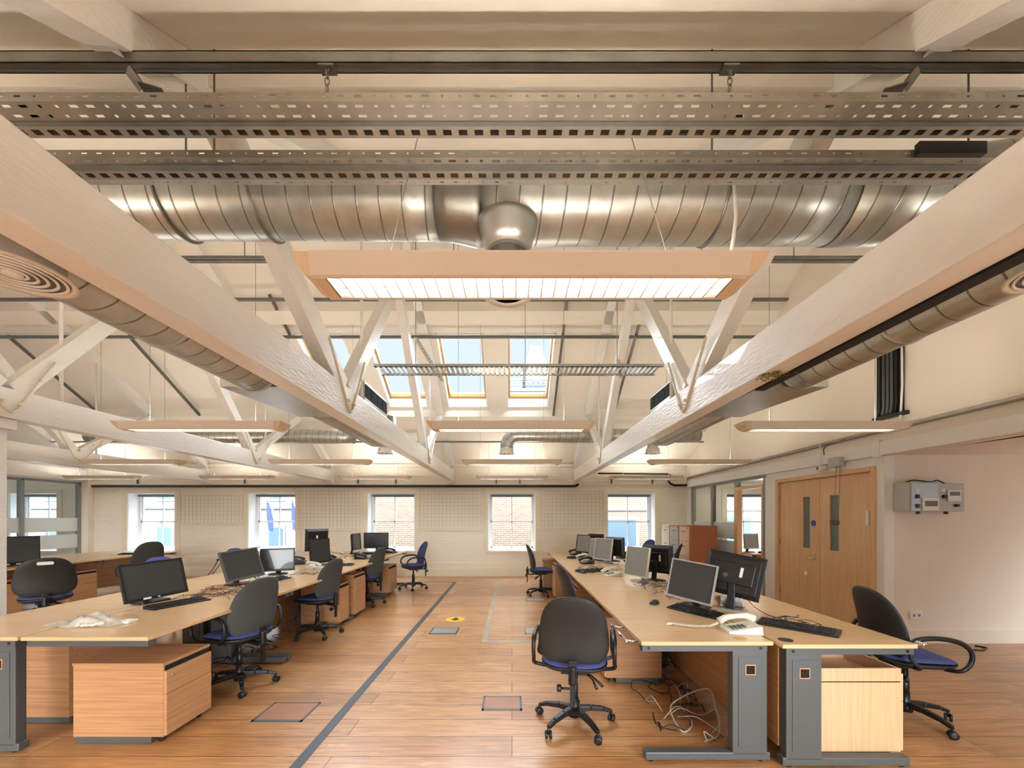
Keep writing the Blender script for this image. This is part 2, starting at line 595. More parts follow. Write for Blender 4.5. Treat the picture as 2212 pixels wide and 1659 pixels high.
def G(px, py, Z=0.0):         # world point at height Z seen at that pixel
    Y = FPX * (CH - Z) / (py - CY)
    return Vector(((px - CX) * Y / FPX, Y, Z))

def facing(nx, ny):           # z rotation that turns local +Y to that direction
    return math.atan2(-nx, ny)

# ------------------------------------------------------------------ the shell
WR, WL, YB = 4.5, -10.9, 10.0
EAVE, RY = 2.88, 5.27
def zfar(y): return 9.12 - 0.64 * y + 0.16      # ceiling underside, far slope
def znear(y): return 2.373 + 0.64 * y + 0.16    # near slope
struct('floor', MB().box(-15, 9, -4, 10.02, -0.12, 0), M['floor'], 'honey coloured floorboards, worn in patches')

def slab(mb, x0, x1, ya, yb, fz, o0, o1):
    return mb.hexa([(x0, ya, fz(ya) + o0), (x1, ya, fz(ya) + o0), (x1, yb, fz(yb) + o0), (x0, yb, fz(yb) + o0),
                    (x0, ya, fz(ya) + o1), (x1, ya, fz(ya) + o1), (x1, yb, fz(yb) + o1), (x0, yb, fz(yb) + o1)])
SK = [(-3.92, -3.05), (-2.65, -1.80), (-1.38, -0.52), (-0.10, 0.79)]
SY0, SY1 = 6.98, 8.42
mb = MB()
slab(mb, -15, WR, RY, SY0, zfar, 0, 0.3)
slab(mb, -15, WR, SY1, YB + 0.4, zfar, 0, 0.3)
edges = [-15] + [v for s in SK for v in s] + [WR]
for a, b in zip(edges[::2], edges[1::2]):
    slab(mb, a, b, SY0, SY1, zfar, 0, 0.3)
struct('ceiling', mb, M['ceil'], 'cream sloping roof lining with four skylights')
mb = MB()
slab(mb, -15, WR, -0.7, RY, znear, 0, 0.3)
struct('ceiling', mb, M['ceil'], 'cream sloping roof lining over the camera')
# purlins under the roof
for n, (ya, yb, off) in enumerate(((6.50, 6.70, -0.16), (8.46, 8.66, -0.17), (3.80, 4.0, -0.16), (1.9, 2.1, -0.12)), 1):
    fz = zfar if ya > RY else znear
    mb = MB()
    slab(mb, -15, WR, ya, yb, fz, off, 0.02)
    struct('trim_%d' % n, mb, M['ceil'])

# back wall with seven window openings
WX = [-12.3, -9.27, -6.17, -3.11, -0.005, 3.07, 6.13]
WHW, WZ0, WZ1 = 0.61, 0.637, 2.125
mb = MB()
xs = -15
for wx in WX:
    mb.box(xs, wx - WHW, YB, YB + 0.42, 0, 3.0)
    mb.box(wx - WHW, wx + WHW, YB, YB + 0.42, 0, WZ0)
    mb.box(wx - WHW, wx + WHW, YB, YB + 0.42, WZ1, 3.0)
    xs = wx + WHW
mb.box(xs, 7.7, YB, YB + 0.42, 0, 3.0)
struct('wall_back', mb, M['brickwall'], 'cream painted brick wall with tall sash windows')
struct('baseboard_back', MB().box(WL, WR, YB - 0.11, YB, 0, 0.19), M['trim'])
struct('trim_5', MB().box(WL, WR, YB - 0.04, YB, 0.19, 0.33), M['trim'])
struct('trim_6', MB().box(-15, WR, YB - 0.05, YB, 2.80, 2.86), M['ceil'])
struct('trim_7', MB().box(-10.74, WR, YB - 0.03, YB, 2.335, 2.36), M['white'])
WLAB = ['sash window beyond the glass partition at the far left', 'leftmost sash window of the brick wall', 'second sash window from the left, flags beyond',
        'sash window behind the black widescreen monitor', 'sash window straight ahead at the end of the aisle', 'sash window behind the right-hand monitors', 'sash window inside the side office']
for i, wx in enumerate(WX):
    w = thing('window_%d' % (i + 1), WLAB[i], None, (wx, YB, 0))
    w['kind'] = 'structure'
    mb = MB()
    a, b = WHW, WHW - 0.055
    for (x0, x1, z0, z1) in ((-a, -b, WZ0, WZ1), (b, a, WZ0, WZ1), (-b, b, WZ0, WZ0 + 0.055), (-b, b, WZ1 - 0.05, WZ1)):
        mb.box(x0, x1, 0.29, 0.37, z0, z1)
    mb.build('window_frame', M['sash'], w)
    mid = 1.385
    for (z0, z1, y0) in ((WZ0 + 0.055, mid + 0.02, 0.30), (mid - 0.02, WZ1 - 0.05, 0.33)):
        mb = MB()
        mb.box(-b, -b + 0.035, y0, y0 + 0.03, z0, z1).box(b - 0.035, b, y0, y0 + 0.03, z0, z1)
        mb.box(-b, b, y0, y0 + 0.03, z0, z0 + 0.04).box(-b, b, y0, y0 + 0.03, z1 - 0.04, z1)
        mb.box(-0.011, 0.011, y0, y0 + 0.03, z0, z1)
        sh = mb.build('sash', M['sash'], w)
        MB().box(-b + 0.02, b - 0.02, y0 + 0.013, y0 + 0.017, z0 + 0.02, z1 - 0.02).build('pane', M['glass'], sh)
    mb = MB()
    mb.box(-a - 0.004, -a + 0.01, 0.0, 0.29, WZ0, WZ1).box(a - 0.01, a + 0.004, 0.0, 0.29, WZ0, WZ1).box(-a, a, 0, 0.29, WZ1 - 0.01, WZ1 + 0.004)
    mb.build('reveal', M['sash'], w)
    MB().box(-a - 0.05, a + 0.05, -0.04, 0.29, WZ0 - 0.03, WZ0 + 0.008).build('window_sill', M['sash'] if i != 4 else M['trim'], w)
    mb = MB()
    mb.box(-a - 0.13, -a, -0.022, 0.0, WZ0 - 0.03, WZ1 + 0.09).box(a, a + 0.13, -0.022, 0.0, WZ0 - 0.03, WZ1 + 0.09).box(-a, a, -0.022, 0.0, WZ1, WZ1 + 0.09)
    mb.build('architrave', M['trim'], w)
    mb = MB()
    mb.box(-b + 0.01, b - 0.01, 0.20, 0.27, WZ1 - 0.085, WZ1 - 0.03)
    bl = mb.build('roller_blind', M['blindg'])
    bl.location = (wx, YB, 0)
    tag(bl, 'rolled grey blind of the ' + ' '.join(WLAB[i].split()[:11]), 'blind', 'rolled up window blinds')

# right gable wall
mb = MB()
mb.prism([(4.72, 2.26), (YB, 2.26), (YB, zfar(YB) + 0.1), (RY, zfar(RY) + 0.1), (4.72, znear(4.72) + 0.1)], 'X', WR, WR + 0.2)
mb.prism([(-0.7, 2.28), (4.72, 2.28), (4.72, znear(4.72) + 0.1), (-0.7, znear(-0.7) + 0.1)], 'X', WR, WR + 0.2)
struct('wall_right', mb, M['gable'], 'plain plastered gable wall above the double doors')
mb = MB()
mb.box(WR, WR + 0.12, 6.61, 6.91, 0, 2.26).box(WR, WR + 0.12, 4.80, 6.61, 2.15, 2.26).box(WR, WR + 0.12, 4.70, 4.80, 0, 2.262)
mb.box(WR, WR + 0.12, 9.74, YB, 0, 2.26)
struct('wall_right_lower', mb, M['white'], 'white wall around the double doors')
struct('trim_8', MB().box(WR - 0.035, WR + 0.01, -0.7, YB, 2.27, 2.43), M['white'], 'white band along the foot of the gable wall')
struct('trim_9', MB().box(WR - 0.05, WR + 0.04, 4.72, 4.80, 2.25, 2.46), M['white'])
mb = MB()
xs = -15  # unseen wall added to cut down the sun entering from behind
for k in range(6):
    a = -14.0 + 3.07 * k
    mb.box(xs, a, -0.9, -0.68, 0, 2.3).box(a, a + 1.7, -0.9, -0.68, 0, 0.6).box(a, a + 1.7, -0.9, -0.68, 1.98, 2.3)
    xs = a + 1.7
mb.box(xs, 9, -0.9, -0.68, 0, 2.3)
struct('wall_sun_screen', mb, M['wall'], 'unseen wall added behind the camera, its wide openings limiting the sun')
struct('wall_alcove', MB().box(WR + 0.12, 9, 4.702, 4.85, 0, 2.27), M['gable'], 'beige wall of the recess on the right')
struct('baseboard_alcove', MB().box(WR + 0.02, 9, 4.675, 4.70, 0, 0.15), M['gable'])
struct('ceiling_alcove', MB().box(WR, 9, -0.7, 4.72, 2.27, 2.4), M['gable'])
struct('wall_office_right', MB().box(7.6, 7.75, 4.85, YB, 0, 2.5), M['white'])
struct('ceiling_office', MB().box(WR + 0.12, 7.75, 4.85, YB, 2.4, 2.5), M['white'])
# left partition side
mb = MB()
mb.box(WL - 0.12, WL, -0.5, 6.2, 0, 2.75).box(WL - 0.12, WL, 9.88, YB, 0, 2.75)
mb.box(WL - 0.1, WL, 6.2, 9.88, 2.39, 2.75)
struct('wall_left', mb, M['white'])
struct('wall_left_room', MB().box(-15, WL - 0.12, 5.0, 5.15, 0, 3.2), M['white'])
struct('wall_left_side', MB().box(-15.1, -15, 5.0, YB, 0, 3.4), M['white'])
struct('trim_10', MB().box(WL, WL + 0.16, 9.84, YB, 0, 2.40), M['wall'], 'cream pilaster in the far left corner')
# partition glazing left
pt = thing('glass_partition', 'grey framed glass partition at the far left, frosted across the middle', 'partition', (WL, 8.0, 0))
mb = MB()
for y in (-1.78, -0.6, 0.66, 1.82):
    mb.box(-0.09, 0.0, y - 0.035, y + 0.035, 0, 2.36)
mb.box(-0.09, 0, -1.8, 1.85, 2.33, 2.385).box(-0.09, 0, -1.8, 1.85, 0, 0.06)
mb.build('frame', M['greyframe'], pt)
for a, b in ((-1.745, -0.635), (-0.565, 0.625), (0.695, 1.785)):
    MB().box(-0.05, -0.042, a, b, 0.06, 2.33).build('glass_panel', M['pane'], pt)
    mb = MB()
    for z in (0.75, 1.16):
        mb.box(-0.040, -0.038, a, b, z, z + 0.33)
    mb.build('frosted_band', M['frost'], pt)
# partition glazing right with open door
pt = thing('glass_partition', 'aluminium framed glass partition beside the double doors with an open doorway', 'partition', (WR, 8.3, 0))
mb = MB()
for y, w in ((1.42, 0.04), (0.47, 0.04), (-0.47, 0.04), (-1.36, 0.03)):
    mb.box(0.0, 0.08, y - w, y + w, 0, 2.24)
mb.box(-0.01, 0.08, -1.41, 1.44, 2.215, 2.262).box(0, 0.08, -0.47, 1.44, 0, 0.06)
mb.build('frame', M['greyframe'], pt)
for a, b in ((0.51, 1.38), (-0.43, 0.43)):
    MB().box(0.035, 0.043, a, b, 0.06, 2.215).build('glass_panel', M['pane'], pt)
    mb = MB()
    mb.box(0.031, 0.033, a, b, 0.70, 1.02).box(0.031, 0.033, a, b, 1.06, 1.40)
    mb.build('frosted_band', M['frost'], pt)
MB().box(0.035, 0.043, -1.33, -0.43, 2.11, 2.215).build('glass_panel', M['pane'], pt)
mb = MB()
mb.box(-0.006, 0.095, -1.329, -1.285, 0, 2.05).box(-0.006, 0.095, -0.535, -0.425, 0, 2.05).box(-0.006, 0.095, -1.329, -0.425, 2.05, 2.11)
mb.build('door_frame', M['doorwood'], pt)
dl = MB().bar((0.11, -0.46, 1.025), (0.48, 0.25, 1.025), 0.044, 2.03).build('door_leaf', M['doorwood'], pt)
MB().box(0.40, 0.44, 0.10, 0.15, 1.0, 1.03).build('door_handle', M['chrome'], dl)
# double doors
dd = thing('door_1', 'beech veneered double doors with narrow vision panels', None, (WR, 5.70, 0))
dd['kind'] = 'structure'
mb = MB()
mb.box(-0.03, 0.12, -0.90, -0.845, 0, 2.15).box(-0.03, 0.12, 0.845, 0.91, 0, 2.15).box(-0.03, 0.12, -0.845, 0.845, 2.09, 2.15)
mb.build('door_frame', M['doorwood'], dd, 0.004)
for s, nm in ((1, 'left'), (-1, 'right')):
    mb = MB()
    y0, y1 = (0.003, 0.842) if s > 0 else (-0.842, -0.003)
    va, vb = (0.19, 0.33) if s > 0 else (-0.33, -0.18)
    zb, zt = (1.045, 1.825)
    mb.box(0.012, 0.056, y0, va, 0.01, 2.087).box(0.012, 0.056, vb, y1, 0.01, 2.087).box(0.012, 0.056, va, vb, 0.01, zb).box(0.012, 0.056, va, vb, zt, 2.087)
    lf = mb.build('door_leaf', M['doorwood'], dd)
    MB().box(0.03, 0.038, va, vb, zb, zt).build('vision_panel', M['visor'], lf)
    for z in (0.25, 1.05, 1.78):
        MB().box(0.0, 0.02, s * 0.835 - 0.012, s * 0.835 + 0.012, z, z + 0.1).build('hinge', M['chrome'], lf)
    if s > 0:
        MB().lathe([(0.045, 0), (0.045, 0.006)], (0.004, 0.115, 1.425), 20, 'X').build('fire_door_sign', M['signblue'], lf)
        MB().box(-0.012, 0.012, 0.07, 0.10, 0.86, 0.97).build('lock_plate', M['chrome'], lf)
        MB().tube([(-0.01, 0.085, 0.90), (-0.05, 0.085, 0.90), (-0.05, 0.17, 0.90)], 0.011, 8).build('door_handle', M['chrome'], lf)
        MB().lathe([(0.03, 0), (0.03, 0.008)], (0.002, 0.26, 0.66), 16, 'X').build('finger_plate', M['paper'], lf)
    else:
        MB().box(-0.01, 0.012, -0.80, -0.76, 1.42, 1.60).build('door_contact', M['white'], lf)

# skylights
for i, (a, b) in enumerate(SK):
    w = thing('window_%d' % (i + 8), ('skylight seen past the left truss, furthest left', 'second skylight from the left behind the left truss', 'third skylight from the left', 'rightmost skylight with a church tower outside')[i], None, (0, 0, 0))
    w['kind'] = 'structure'
    mb = MB()
    t = 0.02
    slab(mb, a, a + t, SY0, SY1, zfar, -0.012, 0.30); slab(mb, b - t, b, SY0, SY1, zfar, -0.012, 0.30)
    slab(mb, a, b, SY0, SY0 + t, zfar, -0.012, 0.30); slab(mb, a, b, SY1 - t, SY1, zfar, -0.012, 0.30)
    mb.build('reveal', M['sash'], w)
    mb = MB()
    t2 = 0.06
    slab(mb, a + t, a + t2, SY0 + t, SY1 - t, zfar, 0.17, 0.24); slab(mb, b - t2, b - t, SY0 + t, SY1 - t, zfar, 0.17, 0.24)
    slab(mb, a + t2, b - t2, SY0 + t, SY0 + t2, zfar, 0.17, 0.24); slab(mb, a + t2, b - t2, SY1 - t2, SY1 - t, zfar, 0.17, 0.24)
    mb.build('window_frame', M['pine'], w)
    mb = MB()
    slab(mb, a + t2 - 0.02, b - t2 + 0.02, SY0 + t2 - 0.02, SY1 - t2 + 0.02, zfar, 0.215, 0.222)
    mb.build('pane', M['glass'], w)

# ------------------------------------------------------------------ roof trusses
def zrf(y): return 9.12 - 0.64 * y
def zrn(y): return 2.373 + 0.64 * y
def make_truss(x, label):
    t = thing('roof_truss', label, 'roof truss', (x, 0, 0), 0, 'white painted roof trusses')
    w = 0.07
    mb = MB()
    n = 24
    ya, yb = 0.45, YB + 0.0
    mb.box(-w, w, ya, yb, 2.425, 2.70)
    o = mb.build('tie_beam', M['truss'], t, 0.006)
    mb = MB().hexa([(-w, RY, zrf(RY)), (w, RY, zrf(RY)), (w, YB - 0.03, zrf(YB - 0.03)), (-w, YB - 0.03, zrf(YB - 0.03)),
                    (-w, RY, zrf(RY) + 0.158), (w, RY, zrf(RY) + 0.158), (w, YB - 0.03, zrf(YB - 0.03) + 0.158), (-w, YB - 0.03, zrf(YB - 0.03) + 0.158)])
    mb.build('rafter', M['truss'], t)
    mb = MB().hexa([(-w, 0.3, zrn(0.3)), (w, 0.3, zrn(0.3)), (w, RY, zrn(RY)), (-w, RY, zrn(RY)),
                    (-w, 0.3, zrn(0.3) + 0.158), (w, 0.3, zrn(0.3) + 0.158), (w, RY, zrn(RY) + 0.158), (-w, RY, zrn(RY) + 0.158)])
    mb.build('rafter', M['truss'], t)
    nodeY, nodeZ = 5.25, 4.62
    for p0, p1, h in (((3.50, 2.69), (2.02, 3.66), 0.20), ((3.62, 2.69), (5.17, nodeZ), 0.15), ((6.95, 2.69), (5.33, nodeZ), 0.15), ((7.05, 2.69), (8.47, 3.68), 0.13)):
        MB().bar((0, p0[0], p0[1]), (0, p1[0], p1[1]), 0.11, h, (1, 0, 0)).build('strut', M['truss'], t, 0.004) if False else MB().bar((0, p0[0], p0[1]), (0, p1[0], p1[1]), 0.11, h).build('strut', M['truss'], t, 0.004)
    MB().bar((0, nodeY, nodeZ - 0.12), (0, nodeY, zrn(nodeY)), 0.12, 0.12).build('king_post', M['truss'], t)
    for y in (3.56, 7.0):
        # forked steel strap holding the feet of the struts, with its bolts
        for s in (-1, 1):
            mb = MB()
            xx = s * (w + 0.008)
            slope = 0.66 if y < 5 else 1.06
            mb.tube([(xx, y - 0.42, 2.70 + 0.42 * 0.66 + 0.0) if y < 5 else (xx, y - 0.36, 2.70 + 0.36 * 1.1), (xx, y - 0.05, 2.52), (xx, y, 2.48), (xx, y + 0.05, 2.52),
                     (xx, y + 0.34, 2.70 + 0.34 * 1.08) if y < 5 else (xx, y + 0.42, 2.70 + 0.42 * 0.68)], 0.011, 6)
            st = mb.build('strap', M['trim'], t)
            mb = MB()
            for dy, dz in ((-0.3, 0.33), (0.22, 0.38), (-0.06, 0.1), (0.06, 0.1)):
                mb.lathe([(0.014, -0.012), (0.014, 0.012)], (xx + s * 0.012, y + dy, 2.47 + dz), 6, 'X')
            mb.build('bolt', M['trim'], st)
    MB().tube([(0, 4.02, 2.70), (0, 4.02, zrn(4.02))], 0.016, 8).build('hanging_rod', M['truss'], t)
    MB().tube([(0.0, 7.35, 2.70), (0.0, 7.35, zrf(7.35))], 0.012, 8).build('hanging_rod', M['truss'], t)
    MB().box(-0.09, 0.09, YB - 0.12, YB, 2.36, 2.75).build('wall_shoe', M['truss'], t)
    return t
tr = make_truss(-1.555, 'white timber roof truss crossing overhead on the left of the aisle')
dup(tr, 'white timber roof truss crossing overhead on the right of the aisle', (1.645, 0, 0))
dup(tr, 'white roof truss over the left-hand desk bench, further left', (-4.66, 0, 0))
dup(tr, 'white roof truss low on the left, behind the pillar', (-7.86, 0, 0))
dup(tr, 'white roof truss above the glass partition at the far left', (-10.86, 0, 0))
cl = thing('column', 'slim white column cut off by the left picture edge', 'column', (-4.735, 3.5, 0))
MB().box(-0.09, 0.09, -0.08, 0.08, 0, 2.425).build('shaft', M['truss'], cl, 0.01)
MB().box(-0.13, 0.125, -0.12, 0.12, 2.33, 2.42).build('head', M['truss'], cl)
# dry moss on the right truss; black strip stands in for a shaded gap
mb = MB()
for k in range(60):
    a = random.uniform(-0.06, 0.09); b = random.uniform(-0.07, 0.07)
    p = Vector((1.64 + a, 2.47 + b, 2.42))
    mb.bar(p, p + Vector((random.uniform(-.04, .04), random.uniform(-.05, .05), random.uniform(-.012, .002))), 0.003, 0.003)
tag(mb.build('dry_moss', M['moss']), 'tuft of dry brown moss under the right roof truss', 'moss', kind='stuff')
tag(MB().box(1.717, 1.785, 1.25, 2.75, 2.416, 2.46).build('gap_shade_strip', M['gapshade']), 'black strip in place of the shaded gap along the right truss', 'shade strip')

# ------------------------------------------------------------------ channels, rods and cable trays
def channel(p0, p1, label, w=0.041, h=0.041, rods=(), m='dullsteel', group=None):
    """slotted steel channel; rods are (t, top z)"""
    o = thing('steel_channel', label, 'steel channel', (0, 0, 0), 0, group)
    p0, p1 = Vector(p0), Vector(p1)
    d = (p1 - p0).normalized()
    up = Vector((0, 0, 1)); sd = d.cross(up).normalized(); up = sd.cross(d)
    mb = MB()
    t = 0.004
    mb.bar(p0 + up * (h / 2 - t / 2), p1 + up * (h / 2 - t / 2), w, t)
    for s in (-1, 1):
        mb.bar(p0 + sd * s * (w / 2 - t / 2), p1 + sd * s * (w / 2 - t / 2), t, h)
        mb.bar(p0 + sd * s * (w / 2 - 0.006) - up * (h / 2 - t / 2), p1 + sd * s * (w / 2 - 0.006) - up * (h / 2 - t / 2), 0.012, t)
    mb.bar(p0 - up * (h / 2 - t / 2 - 0.001), p1 - up * (h / 2 - t / 2 - 0.001), w - 0.012, t * 0.6)
    mb.build('channel', M[m], o)
    for tt, zt in rods:
        q = p0.lerp(p1, tt)
        MB().tube([(q.x, q.y, q.z), (q.x, q.y, zt)], 0.005, 6).build('threaded_rod', M['dullsteel'], o)
    return o
g = 'steel channels fixed across the roof'
o = channel((-3.6, 1.54, 3.328), (4.48, 1.54, 3.328), 'steel channel crossing the picture nearest the top', m='galv', h=0.045, group=g)
for x in (-1.555, 1.645):
    s = 1 if x > 0 else -1
    mb = MB()
    mb.bar((x, 1.50, 3.36), (x - s * 0.05, 1.58, 3.27), 0.05, 0.006).bar((x - s * 0.05, 1.58, 3.27), (x - s * 0.13, 1.6, 3.262), 0.05, 0.006)
    mb.lathe([(0.012, 0), (0.012, 0.02)], (x, 1.50, 3.345), 8)
    mb.build('beam_clamp', M['galv'], o)
rods = lambda xs, x0, x1, z: [((x - x0) / (x1 - x0), z) for x in xs]
channel((-9.0, 4.0, 4.17), (4.48, 4.0, 4.17), 'steel channel just above the nearest ceiling light', rods=rods((-2.75, -2.3, -0.6, 1.95, 2.9), -9.0, 4.48, 4.95), group=g, w=0.05, h=0.045)
channel((-10.8, 6.32, 5.05), (4.48, 6.32, 5.05), 'steel channel under the top of the far roof slope', rods=[], group=g)
channel((-10.8, 6.86, 4.69), (4.48, 6.86, 4.69), 'steel channel running across just above the skylights', rods=[], group=g)
channel((-10.8, 9.10, 3.27), (4.48, 9.10, 3.27), 'thin steel channel low across the far roof slope', w=0.03, h=0.03, group=g)
g2 = 'slotted channels running up the far roof slope'
for x, ya, yb, lab in ((0.90, 6.36, 8.62, 'perforated channel up the roof slope right of the skylights'), (2.20, 6.36, 8.86, 'perforated channel up the roof slope beyond the right truss'),
                       (-3.93, 6.30, 6.9, 'short channel up the roof slope behind the left truss'), (-6.80, 6.9, 8.60, 'channel up the roof slope beside the left ventilation duct'),
                       (-8.95, 6.9, 8.45, 'channel up the roof slope furthest left')):
    channel((x, ya, zrf(ya) + 0.03), (x, yb, zrf(yb) + 0.03), lab, group=g2)

def slotrow(mb, x0, x1, ya, yb, z, pitch, slot, ys, depth, pattern=None):
    """flat strip x0..x1, ya..yb at height z with a row of rectangular slots of length slot and width depth centred at ys"""
    s0, s1 = ys - depth / 2, ys + depth / 2
    t = 0.0015
    mb.box(x0, x1, ya, s0, z - t, z).box(x0, x1, s1, yb, z - t, z)
    x = x0
    k = 0
    while x < x1:
        sl = slot if pattern is None else slot * pattern[k % len(pattern)]
        c = x + pitch / 2
        mb.box(x, min(c - sl / 2, x1), s0, s1, z - t, z)
        if c + sl / 2 < x1:
            mb.box(c + sl / 2, min(x + pitch, x1), s0, s1, z - t, z)
        x += pitch
        k += 1

def vslots(mb, x0, x1, y, za, zb, pitch, slot, zs, hgt, pattern=None):
    s0, s1 = zs - hgt / 2, zs + hgt / 2
    t = 0.0015
    mb.box(x0, x1, y, y + t, za, s0).box(x0, x1, y, y + t, s1, zb)
    x = x0; k = 0
    while x < x1:
        sl = slot if pattern is None else slot * pattern[k % len(pattern)]
        c = x + pitch / 2
        mb.box(x, min(c - sl / 2, x1), y, y + t, s0, s1)
        if c + sl / 2 < x1:
            mb.box(c + sl / 2, min(x + pitch, x1), y, y + t, s0, s1)
        x += pitch; k += 1

def tray(label, x0, x1, yf, rows, rib, ych, yend, z0, ztop, tail=None, rods=()):
    o = thing('cable_tray', label, 'cable tray', (0, 0, 0), 0, 'perforated cable trays')
    mb = MB()
    PT = (0.35, 0.35, 1, 1)
    vslots(mb, x0, x1, yf, z0, ztop, 0.0665, 0.026, (z0 + ztop) / 2 + 0.002, 0.008, PT)
    prev = yf
    for i, yr in enumerate(rows):
        nxt = (yr + rows[i + 1]) / 2 if i + 1 < len(rows) else rib[0]
        slotrow(mb, x0, x1, prev, nxt, z0, 0.0665, 0.033, yr, 0.012, (0.4, 0.4, 1, 1) if True else None)
        prev = nxt
    mb.build('tray_bed', M['traysteel'], o)
    mb = MB()
    mb.box(x0, x1, rib[0], rib[1], z0 - 0.008, z0)
    mb.build('rib', M['dullsteel'], o)
    mb = MB()
    slotrow(mb, x0, x1, rib[1], yend, z0 - 0.003, 0.0665, 0.036, ych, 0.024)
    mb.box(x0, x1, yend - 0.002, yend, z0 - 0.003, z0 + 0.03)
    mb.build('slotted_channel', M['traysteel'], o)
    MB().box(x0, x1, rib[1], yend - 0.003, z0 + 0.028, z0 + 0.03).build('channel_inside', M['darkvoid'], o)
    if tail:
        mb = MB()
        slotrow(mb, x0, x1, yend, tail, z0 - 0.003, 0.0665, 0.02, (yend + tail) / 2, 0.008, (0.35, 0.35, 1, 1))
        mb.build('edge_strip', M['galvl'], o)
    for x in rods:
        mb = MB().tube([(x, yf + 0.03, z0), (x, yf + 0.03, znear(yf + 0.03))], 0.004, 6)
        mb.build('threaded_rod', M['dullsteel'], o)
    return o
t1 = tray('nearest perforated cable tray hanging on chains above the aisle', -2.7, 3.2, 1.52, (1.539, 1.577), (1.594, 1.612), 1.641, 1.665, 3.153, 3.187)
for x in (-0.73, 0.86):
    mb = MB()
    for k in range(5):
        z = 3.19 + k * 0.028
        a = PI / 2 * (k % 2)
        pts = [(x + 0.009 * math.cos(u) * math.cos(a), 1.535 + 0.009 * math.cos(u) * math.sin(a), z + 0.017 * math.sin(u)) for u in [2 * PI * j / 8 for j in range(8)]]
        mb.tube(pts, 0.0025, 5, closed=True)
    mb.box(x - 0.03, x + 0.03, 1.52, 1.56, 3.296, 3.302)
    mb.build('chain', M['galv'], t1)
tray('second perforated cable tray, in front of the big duct', -2.9, 3.35, 1.759, (1.776,), (1.79, 1.82), 1.848, 1.87, 3.153, 3.187, 1.90, rods=(-1.5, -1.37, 0.92, 2.1))
tag(MB().box(1.82, 2.12, 1.735, 1.758, 3.15, 3.205).build('tray_coupler', M['pipeblack']), 'dark coupler plate on the right end of the second cable tray', 'tray coupler')
o = channel((2.0, 1.62, 3.24), (3.0, 1.62, 3.24), 'short offcut of steel channel lying above the near tray on the right', m='galv')
tag(MB().box(-2.0, -1.9, 1.56, 1.64, 3.19, 3.225).build('junction_box', M['pipeblack']), 'small dark junction box resting on the near cable tray', 'junction box')
tag(MB().rbox(0.88, 0.96, 1.60, 1.68, 3.19, 3.26, 0.02).build('camera_bracket', M['galvl']), 'curled metal bracket on the near cable tray beside the right chain', 'bracket')
# far cable tray between the two trusses
o = thing('cable_tray', 'ladder-slotted cable tray hanging across the skylights between the two trusses', 'cable tray', (0, 0, 0), 0, 'perforated cable trays')
mb = MB()
zt = 3.185
mb.box(-1.53, 1.68, 4.30, 4.302, zt, zt + 0.03).box(-1.53, 1.68, 4.578, 4.58, zt, zt + 0.03)
x = -1.53
while x < 1.66:
    mb.box(x, x + 0.034, 4.30, 4.58, zt, zt + 0.0015)
    x += 0.056
mb.box(-1.53, 1.68, 4.30, 4.33, zt, zt + 0.002).box(-1.53, 1.68, 4.55, 4.58, zt, zt + 0.002)
mb.build('tray_bed', M['galvl'], o)
for x in (-1.1, 0.15, 1.2):
    MB().tube([(x, 4.44, zt), (x, 4.44, znear(4.44))], 0.004, 6).build('threaded_rod', M['wire'], o)
for (a, b, lab) in (((-0.97, 3.9, 3.32), (-0.80, 4.5, 3.09), 'slotted bracket crossing the far cable tray near the left truss'), ((1.35, 4.9, 3.5), (1.17, 4.2, 3.02), 'slotted bracket crossing the far cable tray near the right truss'),
                    ((0.15, 4.5, 3.28), (0.13, 4.25, 2.92), 'slotted hanger below the middle of the far cable tray')):
    a, b = Vector(a), Vector(b)
    mb = MB()
    n = 14
    for k in range(n):
        q0, q1 = a.lerp(b, k / n), a.lerp(b, (k + 0.5) / n)
        mb.bar(q0, q1, 0.03, 0.005)
    for s in (-0.014, 0.014):
        mb.bar(a + Vector((s, 0, 0)), b + Vector((s, 0, 0)), 0.004, 0.02)
    tag(mb.build('slotted_bracket', M['galvl']), lab, 'bracket')

# ------------------------------------------------------------------ ventilation
def arc(c, r, a0, a1, n, u, v):
    c, u, v = Vector(c), Vector(u), Vector(v)
    return [c + u * r * math.cos(a0 + (a1 - a0) * k / n) + v * r * math.sin(a0 + (a1 - a0) * k / n) for k in range(n + 1)]
DY, DZ = 2.32, 3.40
o = thing('ventilation_duct', 'large galvanised spiral duct crossing overhead above the nearest light', 'duct', (0, 0, 0))
mb = MB()
mb.tube([(-3.0 + 0.3 * k, DY, DZ + 0.01) for k in range(9)] + [(-0.43, DY, DZ + 0.01)], 0.198, 40)
mb.build('duct_run', M['duct'], o)
mb = MB()
mb.tube([(-0.43, DY, DZ + 0.01), (-0.36, DY, DZ + 0.005), (-0.22, DY, DZ), (-0.17, DY, DZ)], [0.202, 0.202, 0.226, 0.226], 40)
mb.build('reducer', M['galv'], o)
mb = MB()
mb.tube([(-0.17 + 0.3 * k, DY, DZ) for k in range(8)], 0.217, 40)
mb.build('duct_run', M['duct'], o)
pts = [(1.93, DY, DZ)] + arc((1.98, DY - 0.9, DZ - 0.0), 0.9, PI / 2, PI / 2 - 0.45, 5, (1, 0, 0), (0, 1, 0))
mb = MB()
mb.tube([(1.93, DY, DZ), (2.3, DY - 0.02, DZ - 0.01), (2.55, DY - 0.06, DZ - 0.02), (2.9, DY - 0.14, DZ - 0.03)], [0.222, 0.228, 0.232, 0.232], 40)
mb.build('elbow', M['duct'], o)
for x in (-1.98, -1.46, 1.18, 2.28, 2.42):
    MB().tube([(x, DY, DZ), (x + 0.012, DY, DZ)], 0.226 if x > -1 else 0.204, 40).build('band', M['galv'], o)
mb = MB()
